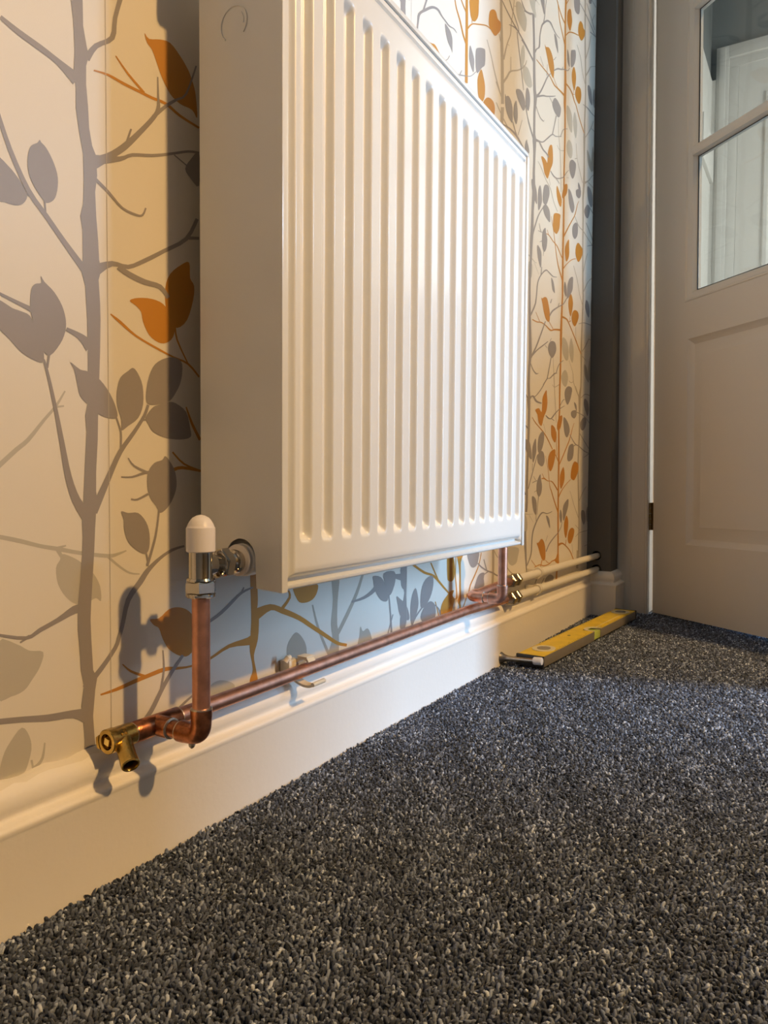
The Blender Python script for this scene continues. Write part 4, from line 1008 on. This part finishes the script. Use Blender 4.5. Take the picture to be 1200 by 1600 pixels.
# right-hand riser
RYY = 0.6350
zr = 0.1490
RX = 0.0225
rp = thing('copper_pipe', 'short copper riser dropping from the right end of the radiator', 'pipe', (VX, RYY, zr))
RP = (VX, RYY, zr)
b = new_bm(); lathe(b, [(PR, 0), (PR, 0.098)], (VX, RYY-0.0, zr+0.014), (0, 0, 1), seg=36)
put(link('riser', b, M['copper'], rp), RP)
b = new_bm(); tube(b, [(VX, RYY, zr+0.110), (VX, RYY, zr+0.1165), *arc((VX, RYY, zr+0.1165), (VX, RYY, TZ), (VX, RYY-0.010, TZ), 8)[1:], (VX, 0.604, TZ)], 0.0095, seg=28)
hexnut(b, (VX, RYY, zr+0.102), (0, 0, 1), 0.022, 0.010)
put(link('lockshield_valve', b, M['chrome'], rp), RP)
b = new_bm(); elbow(b, (VX-0.022, RYY, zr), (VX, RYY, zr), (VX, RYY, zr+0.022))
put(link('elbow_fitting', b, M['copper'], rp), RP)
b = new_bm(); lathe(b, [(PR, 0), (PR, 0.040)], (RX+0.012, RYY, zr), (1, 0, 0), seg=32)
put(link('stub_pipe', b, M['copper'], rp), RP)
b = new_bm(); elbow(b, (RX+0.024, RYY, zr), (RX, RYY, zr), (RX, RYY+0.024, zr+0.0005))
put(link('elbow_fitting', b, M['copper'], rp), RP)
b = new_bm(); tube(b, [(RX, RYY+0.014, zr), (RX+0.001, 0.73, zr+0.003), (PIPE_X, 0.822, 0.1545)], PR, seg=32)
put(link('return_pipe', b, M['copper'], rp), RP)
for o_, ax in (((VX, RYY, zr+0.0225), (0, 0, 1)), ((VX-0.0225, RYY, zr), (-1, 0, 0)), ((RX+0.0245, RYY, zr), (1, 0, 0))):
    b = new_bm(); ring(b, o_, ax); put(link('solder_ring', b, M['solder'], rp), RP)

# compression couplings and cream pipes
def coupling(z, label):
    o_ = (PIPE_X, 0.83, z); t = thing('pipe_coupling', label, 'pipe fitting', o_, 'compression couplings')
    b = new_bm(); lathe(b, [(0.0088, 0.0), (0.0096, 0.002), (0.0096, 0.030), (0.0088, 0.032)], (PIPE_X, 0.815, z), (0, 1, 0), seg=32)
    put(link('coupling_body', b, M['nickel'], t), o_)
    for y in (0.8100, 0.8370):
        b = new_bm(); hexnut(b, (PIPE_X, y, z), (0, 1, 0), 0.0225, 0.0115, phase=0.4)
        lathe(b, [(0.0088, -0.0022), (0.0100, -0.001), (0.0100, 0.0125), (0.0088, 0.0137)], (PIPE_X, y, z), (0, 1, 0), seg=28)
        put(link('nut', b, M['nickel'], t), o_)
coupling(0.1545, 'shiny compression coupling on the upper of the two cream pipes')
coupling(0.1212, 'shiny compression coupling joining the long copper pipe to the lower cream pipe')
for za, zb, lab in ((0.1545, UP_Z, 'upper of two cream painted pipes running into the dark grey corner'), (0.1212, LO_Z, 'lower of two cream painted pipes, just above the skirting')):
    b = new_bm(); tube(b, [(PIPE_X, 0.845, za), (PIPE_X, 0.97, za*0.8+zb*0.2), (PIPE_X, Y_CORNER+0.022, zb)], 0.0077, seg=32)
    tag(link('heating_pipe', b, M['ppipe']), lab, 'pipe', 'cream pipes')

# pipe clips
def clip(y, z, label):
    o_ = (0.0, y, z); t = thing('pipe_clip', label, 'pipe clip', o_, 'closed white pipe clips')
    b = new_bm()
    r0, r1 = 0.0079, 0.0106
    pts = [(PIPE_X + r1*math.cos(a), z + r1*math.sin(a)) for a in [-2.35+4.7*i/24 for i in range(25)]] + [(PIPE_X + r0*math.cos(a), z + r0*math.sin(a)) for a in [2.35-4.7*i/24 for i in range(25)]]
    prism(b, pts, lambda a, c_: (a, y-0.006, c_), (0, 0.012, 0))
    put(link('clip_band', b, M['clip'], t), o_)
    b = new_bm(); box(b, 0.0007, 0.0185, y-0.006, y+0.006, z-0.0075, z+0.0075, bevel=0.0012)
    put(link('clip_base', b, M['clip'], t), o_)
    b = new_bm(); box(b, PIPE_X-0.004, PIPE_X+0.004, y-0.011, y-0.005, z-0.0120, z-0.0085, bevel=0.0008)
    put(link('latch', b, M['clip'], t), o_)
clip(0.975, 0.1540, 'white pipe clip around the upper cream pipe')
clip(0.968, 0.1203, 'white pipe clip around the lower cream pipe')
# the hinged clip standing open under the long copper pipe
oc = (0.0, 0.163, 0.125)
t = thing('pipe_clip', 'open hinged ivory plastic clip behind the long copper pipe, below the radiator', 'pipe clip', oc)
b = new_bm()
box(b, 0.0008, 0.0150, 0.155, 0.173, 0.113, 0.137, bevel=0.002)
tube(b, [(0.012, 0.151, 0.137), (0.014, 0.153, 0.1405), (0.013, 0.157, 0.1405)], 0.0035, seg=12)
put(link('clip_base', b, M['clip'], t), oc)
b = new_bm()
outl = [(0.012, 0.134), (0.017, 0.1385), (0.024, 0.1400), (0.030, 0.1385), (0.0325, 0.1350), (0.0305, 0.1340), (0.028, 0.1362), (0.024, 0.1372), (0.019, 0.1360), (0.014, 0.1315)]
prism(b, outl, lambda a, c_: (a, 0.168, c_), (0, 0.013, 0))
box(b, 0.016, 0.030, 0.1675, 0.1820, 0.1385, 0.1408, bevel=0.0008)
put(link('upper_jaw', b, M['clip'], t, angle=50), oc)
b = new_bm()
cl = [(0.012, 0.1160), (0.020, 0.1115), (0.030, 0.1085), (0.039, 0.1085), (0.045, 0.1110)]
up = [(x, z+0.0028) for x, z in cl]
prism(b, catmull(cl, False, 4) + catmull(up, False, 4)[::-1], lambda a, c_: (a, 0.160, c_), (0, 0.012, 0))
tube(b, [(0.044, 0.160, 0.1125), (0.044, 0.166, 0.1128), (0.044, 0.182, 0.1130), (0.044, 0.184, 0.1130)], [0.0024, 0.0026, 0.0026, 0.0014], seg=14)
put(link('open_strap', b, M['clip'], t, angle=50), oc)

# ------------------------------------------------------------------ spirit level
lv0 = Vector((0.0985, 0.790, 0.0)); ang = math.atan2(0.0373, 0.609)
lv = thing('spirit_level', 'yellow spirit level lying on the carpet against the skirting', 'spirit level', lv0)
lv.rotation_euler = (0, 0, -ang); lv.location.z = 0.0015
# local frame: +Y along the level, body from x=-0.052 to 0
LW, LL, LT, LB = 0.052, 0.608, 0.0215, 0.0015
def lbox(bm, x0, x1, y0, y1, z0, z1, mi=0, bevel=0.0): box(bm, x0, x1, y0, y1, z0, z1, mi, bevel)
b = new_bm()
VY0, VY1 = 0.288, 0.330
lbox(b, -LW, 0, 0.006, VY0, LB, LT-0.0008, bevel=0.0006)
lbox(b, -LW, -0.026, VY0, VY1, LB, LT-0.0008)
lbox(b, -LW, 0, VY1, LL-0.006, LB, LT-0.0008, bevel=0.0006)
link('body', b, M['alu'], lv)
b = new_bm()
def oval(cx, cy, rx, ry, n=28): return [(cx+rx*math.cos(2*math.pi*i/n), cy+ry*math.sin(2*math.pi*i/n)) for i in range(n)]
lbox(b, -LW+0.0012, -0.0012, 0.007, VY0-0.001, LT-0.001, LT)
lbox(b, -LW+0.0012, -0.027, VY0-0.001, VY1+0.001, LT-0.001, LT)
lbox(b, -LW+0.0012, -0.0012, VY1+0.001, LL-0.007, LT-0.001, LT)
n_yellow = len(b.faces)
for k in range(7, 58):
    y = k*0.01
    if VY0-0.004 < y < VY1+0.004: continue
    w_ = 0.006 if k % 5 == 0 else 0.0035
    box(b, -LW+0.0012, -LW+0.0012+w_, y, y+0.0006, LT, LT+0.0002)
    box(b, -0.0012-w_, -0.0012, y, y+0.0006, LT, LT+0.0002)
prism(b, oval(-0.030, 0.215, 0.0035, 0.004, 12), lambda x, y: (x, y, LT), (0, 0, 0.0002))
for f_ in list(b.faces)[n_yellow:]: f_.material_index = 1
n_ink = len(b.faces)
box(b, -0.0145, -0.0130, 0.34, 0.545, LT, LT+0.0003, mi=2)
link('yellow_face', b, [M['yellow'], M['ink'], M['bezel']], lv, smooth=False)
for cy in (0.068, 0.560):
    b = new_bm()
    prism(b, oval(-0.0255, cy, 0.0215, 0.0270), lambda x, y: (x, y, LT-0.0005), (0, 0, 0.0016))
    w_ = link('vial_window', b, M['bezel'], lv)
    b = new_bm(); prism(b, oval(-0.0255, cy, 0.0125, 0.0150), lambda x, y: (x, y, LT), (0, 0, 0.0017))
    link('vial', b, M['vialg'], w_)
b = new_bm()
pts = [(-0.0275 + 0.0, VY0-0.006)] + [(-0.012-0.0165*math.sin(math.pi*i/14), 0.309-0.026*math.cos(math.pi*i/14)) for i in range(15)] + [(0, VY1+0.004), (0, VY1), (-0.009, VY1), (-0.020, VY1-0.008), (-0.020, VY0+0.008), (-0.009, VY0), (0, VY0), (0, VY0-0.004)]
prism(b, pts[1:], lambda x, y: (x, y, LT-0.0004), (0, 0, 0.0016))
w_ = link('vial_window', b, M['bezel'], lv)
b = new_bm(); box(b, -0.026, -0.0008, VY0+0.001, VY1-0.001, LB+0.001, LT-0.003, bevel=0.0008)
link('vial', b, M['vial'], w_)
for y0, y1 in ((0, 0.0065), (LL-0.0065, LL)):
    b = new_bm(); box(b, -LW-0.0008, 0.0006, y0, y1, LB-0.0005, LT+0.0004, bevel=0.0012)
    link('end_cap', b, M['black'], lv)

# ------------------------------------------------------------------ door stop
ds0 = Vector((0.018, 0.789, 0.0120))
ds = thing('door_stop', 'nickel door stop with white rubber tip screwed to the skirting', 'door stop', ds0)
ax = Vector((0.0815, -0.004, 0.0045)).normalized()
b = new_bm(); lathe(b, [(0.0112, 0), (0.0114, 0.0012), (0.0102, 0.003), (0.0075, 0.007), (0.0056, 0.014), (0.0048, 0.024), (0.0045, 0.035), (0.0044, 0.068)], ds0, ax, seg=28)
put(link('shaft', b, M['steel'], ds), ds0)
b = new_bm(); lathe(b, [(0.0062, 0.065), (0.0070, 0.066), (0.0072, 0.079), (0.0066, 0.0812), (0.0045, 0.0818)], ds0, ax, seg=28)
put(link('rubber_tip', b, M['rubber'], ds), ds0)

# ------------------------------------------------------------------ glazed door standing half open
hx, hy = 0.1470, 1.5215
dvec = Vector((0.7657, -0.6432)); 
door = bpy.data.objects.new('door_1', None); C.objects.link(door); door['kind'] = 'structure'
Rz = Matrix.Rotation(math.atan2(dvec.y, dvec.x), 4, 'Z')
door.matrix_world = Matrix.Translation((hx, hy, 0.0)) @ Rz @ Matrix.Rotation(-0.018, 4, 'Y')
DW, DH, DT, S0 = 0.838, 1.98, 0.035, 0.0055
Z0 = 0.002
def ringrect(bm, r, offs, mi=0, fill=True):
    """nested rectangles: r=(s0,s1,z0,z1); offs=[(inset, y)]"""
    prev = None
    for ins, y in offs:
        cur = [bm.verts.new(p) for p in ((r[0]+ins, y, r[2]+ins), (r[1]-ins, y, r[2]+ins), (r[1]-ins, y, r[3]-ins), (r[0]+ins, y, r[3]-ins))]
        if prev:
            for i in range(4): bm.faces.new((prev[i], prev[(i+1) % 4], cur[(i+1) % 4], cur[i])).material_index = mi
        prev = cur
    if fill: bm.faces.new(prev).material_index = mi
PAN = (0.125, S0+DW-0.120, 0.188, 0.695)
GL = (0.112, S0+DW-0.107, 0.787, 1.885)      # moulding outline round the glazing
b = new_bm()
def rail(s0, s1, z0, z1): box(b, s0, s1, 0, DT, z0, z1)
rail(S0, PAN[0], Z0, PAN[3]); rail(PAN[1], S0+DW, Z0, PAN[3])
rail(PAN[0], PAN[1], Z0, PAN[2])
rail(S0, S0+DW, PAN[3], GL[2]); rail(S0, GL[0], GL[2], DH); rail(GL[1], S0+DW, GL[2], DH); rail(GL[0], GL[1], GL[3], DH)
bmesh.ops.remove_doubles(b, verts=b.verts[:], dist=1e-5)
for y, sg in ((0.0, 1), (DT, -1)):
    ringrect(b, PAN, [(0, y), (0.004, y+sg*0.004), (0.010, y+sg*0.0075), (0.014, y+sg*0.010), (0.016, y+sg*0.010), (0.044, y+sg*0.0025), (0.045, y+sg*0.002)])
    ringrect(b, GL, [(0, y), (0.0015, y-sg*0.0015), (0.005, y-sg*0.002), (0.008, y+sg*0.001), (0.015, y+sg*0.003)] + ([(0.020, y+sg*0.005), (0.024, y+sg*0.010), (0.0265, y+sg*0.0155)] if sg > 0 else [(0.0215, y+sg*0.006), (0.0265, y+sg*0.009), (0.0265, y+sg*0.0165)]), fill=False)
leaf = link('door_leaf', b, M['door'], door, angle=25)
gi = 0.0265
G0 = (GL[0]+gi, GL[1]-gi, GL[2]+gi, GL[3]-gi)
for zc in (1.150, 1.503):
    b = new_bm()
    prof = [(-0.0105, 0.001), (-0.004, -0.001), (0.004, -0.001), (0.0105, 0.001), (0.0125, 0.014), (0.0125, 0.026), (0.004, 0.036), (-0.004, 0.036), (-0.0125, 0.026), (-0.0125, 0.014)]
    prism(b, prof, lambda a, c_: (G0[0]-0.004, c_, zc+a), (G0[1]-G0[0]+0.008, 0, 0))
    link('glazing_bar', b, M['door'], door, angle=30)
sc = (G0[0]+G0[1])/2
b = new_bm(); prism(b, prof, lambda a, c_: (sc+a, c_, G0[2]-0.004), (0, 0, G0[3]-G0[2]+0.008)); link('glazing_bar', b, M['door'], door, angle=30)
zs = [G0[2], 1.150, 1.503, G0[3]]
for i in range(3):
    for s0, s1 in ((G0[0], sc), (sc, G0[1])):
        b = new_bm(); box(b, s0-0.001, s1+0.001, 0.0160, 0.0185, zs[i]-0.001, zs[i+1]+0.001)
        link('glass_pane', b, M['glass'], door, smooth=False)
b = new_bm()
for s, w_ in ((G0[0], 0.0014), (G0[1]-0.0014, 0.0014)): box(b, s, s+w_, 0.0148, 0.0160, G0[2], G0[3])
for z in (G0[2], 1.150-0.0139, 1.503-0.0139): box(b, G0[0], G0[1], 0.0148, 0.0160, z, z+0.0014)
link('black_glazing_seal', b, M['black'], door, smooth=False)
for zc in (0.255, 1.70):
    b = new_bm()
    for k in range(5): lathe(b, [(0.0046, 0), (0.0055, 0.0006), (0.0055, 0.0134), (0.0046, 0.0140)], (-0.0035, -0.0035, zc-0.036+k*0.0145), (0, 0, 1), seg=16)
    box(b, 0.0, 0.006, -0.002, 0.030, zc-0.036, zc+0.036)
    link('hinge', b, M['hinge'], door)

# ------------------------------------------------------------------ space beyond the door
b = new_bm()
box(b, 0.095, 0.105, 1.66, 2.72, 0, 2.55)
box(b, 0.095, 1.18, 2.72, 2.80, 0, 2.55)
box(b, 1.15, 1.18, 1.66, 2.72, 0, 2.55)
struct('wall_far', b, M['farp'], smooth=False)
b = new_bm()
box(b, 0.126, 0.172, 2.700, 2.72, 0, 2.05, bevel=0.003); box(b, 0.172, 1.10, 2.700, 2.72, 2.004, 2.05, bevel=0.003)
box(b, 0.138, 0.160, 2.692, 2.70, 0, 2.04, bevel=0.002)
box(b, 0.172, 0.205, 2.712, 2.73, 0, 1.969, bevel=0.002); box(b, 0.172, 1.1, 2.712, 2.73, 1.970, 2.004, bevel=0.002)
struct('trim_3', b, M['white'])
b = new_bm(); box(b, 0.206, 1.1, 2.716, 2.735, 0, 1.97)
ringrect(b, (0.30, 0.62, 1.15, 1.85), [(0, 2.7160), (0.004, 2.709), (0.016, 2.709), (0.024, 2.7155)])
ringrect(b, (0.30, 0.62, 0.25, 1.02), [(0, 2.7160), (0.004, 2.709), (0.016, 2.709), (0.024, 2.7155)])
struct('door_2', b, M['white'], smooth=False)
b = new_bm(); box(b, 0.105, 0.112, 2.10, 2.70, 0, 1.93); box(b, 0.105, 0.126, 2.70, 2.72, 0, 1.93); box(b, 0.105, 0.125, 2.42, 2.70, 1.53, 1.69, bevel=0.003)
struct('trim_4', b, M['white'], smooth=False)

# ------------------------------------------------------------------ the rest of the room, out of frame
b = new_bm(); quad(b, [(-0.05, -1.7, 2.55), (3.1, -1.7, 2.55), (3.1, 2.85, 2.55), (-0.05, 2.85, 2.55)])
struct('ceiling', b, M['ceil'], smooth=False)
b = new_bm(); box(b, 0, 3.1, -1.8, -1.7, 0, 2.55); struct('wall_front', b, M['roomw'], smooth=False)
b = new_bm(); box(b, 1.18, 3.1, 2.3, 2.4, 0, 2.55); struct('wall_back_right', b, M['roomw'], smooth=False)
b = new_bm()
box(b, 3.05, 3.15, -1.7, WIN_Y-0.20, 0, 2.55); box(b, 3.05, 3.15, WIN_Y+0.20, 2.35, 0, 2.55)
box(b, 3.05, 3.15, WIN_Y-0.20, WIN_Y+0.20, 0, 0.15); box(b, 3.05, 3.15, WIN_Y-0.20, WIN_Y+0.20, 1.95, 2.55)
struct('wall_right', b, M['roomw'], smooth=False)
cb = thing('daylight_blocker', 'unseen tall oak cupboard added to shade daylight from the lower left of the wall', 'daylight_blocker', (1.85, 0.86, 0))  # unseen furniture added to block daylight from the lower left
CE = 1.055
b = new_bm(); box(b, -0.15, 0.15, -0.22, CE-0.86, 0.06, 1.08, bevel=0.004); box(b, -0.16, 0.16, -0.23, CE-0.85, 1.08, 1.10, bevel=0.004)
link('carcass', b, M['wood'], cb)
for i in range(2):
    b = new_bm(); box(b, -0.168, -0.150, -0.21+i*0.19, -0.03+i*0.19, 0.09, 1.05, bevel=0.003); d_ = link('door', b, M['wood'], cb)
    b = new_bm(); lathe(b, [(0.006, 0), (0.012, 0.01), (0.012, 0.018), (0.008, 0.022)], (-0.168, -0.05+i*0.05, 0.60), (-1, 0, 0), seg=20); link('knob', b, M['steel'], d_)
for x in (-0.12, 0.12):
    for y in (-0.18, 0.13):
        b = new_bm(); lathe(b, [(0.02, 0), (0.025, 0.06)], (x, y, 0), (0, 0, 1), seg=16); link('leg', b, M['wood'], cb)

# pendant lamp; its unseen shade is added to keep light off the upper wall
pl = thing('pendant_lamp', 'ceiling pendant with an unseen white shade added to keep light off the upper wall', 'lamp', (LAMP[0], LAMP[1], 2.55))
b = new_bm()
for r_, z_ in ((0.0, 0.0),):
    lathe(b, [(0.030, 0.09), (0.150, -0.030), (0.152, -0.052), (0.149, -0.052), (0.147, -0.031), (0.027, 0.087)], (LAMP[0], LAMP[1], LAMP[2]), (0, 0, 1), seg=48, caps=False)
put(link('light_cutoff_shade', b, M['white'], pl), (LAMP[0], LAMP[1], 2.55))
b = new_bm(); lathe(b, [(0.004, 0.08), (0.004, 0.12), (0.045, 0.12), (0.045, 0.128)], (LAMP[0], LAMP[1], LAMP[2]), (0, 0, 1), seg=24)
put(link('cord_and_rose', b, M['white'], pl), (LAMP[0], LAMP[1], 2.55))
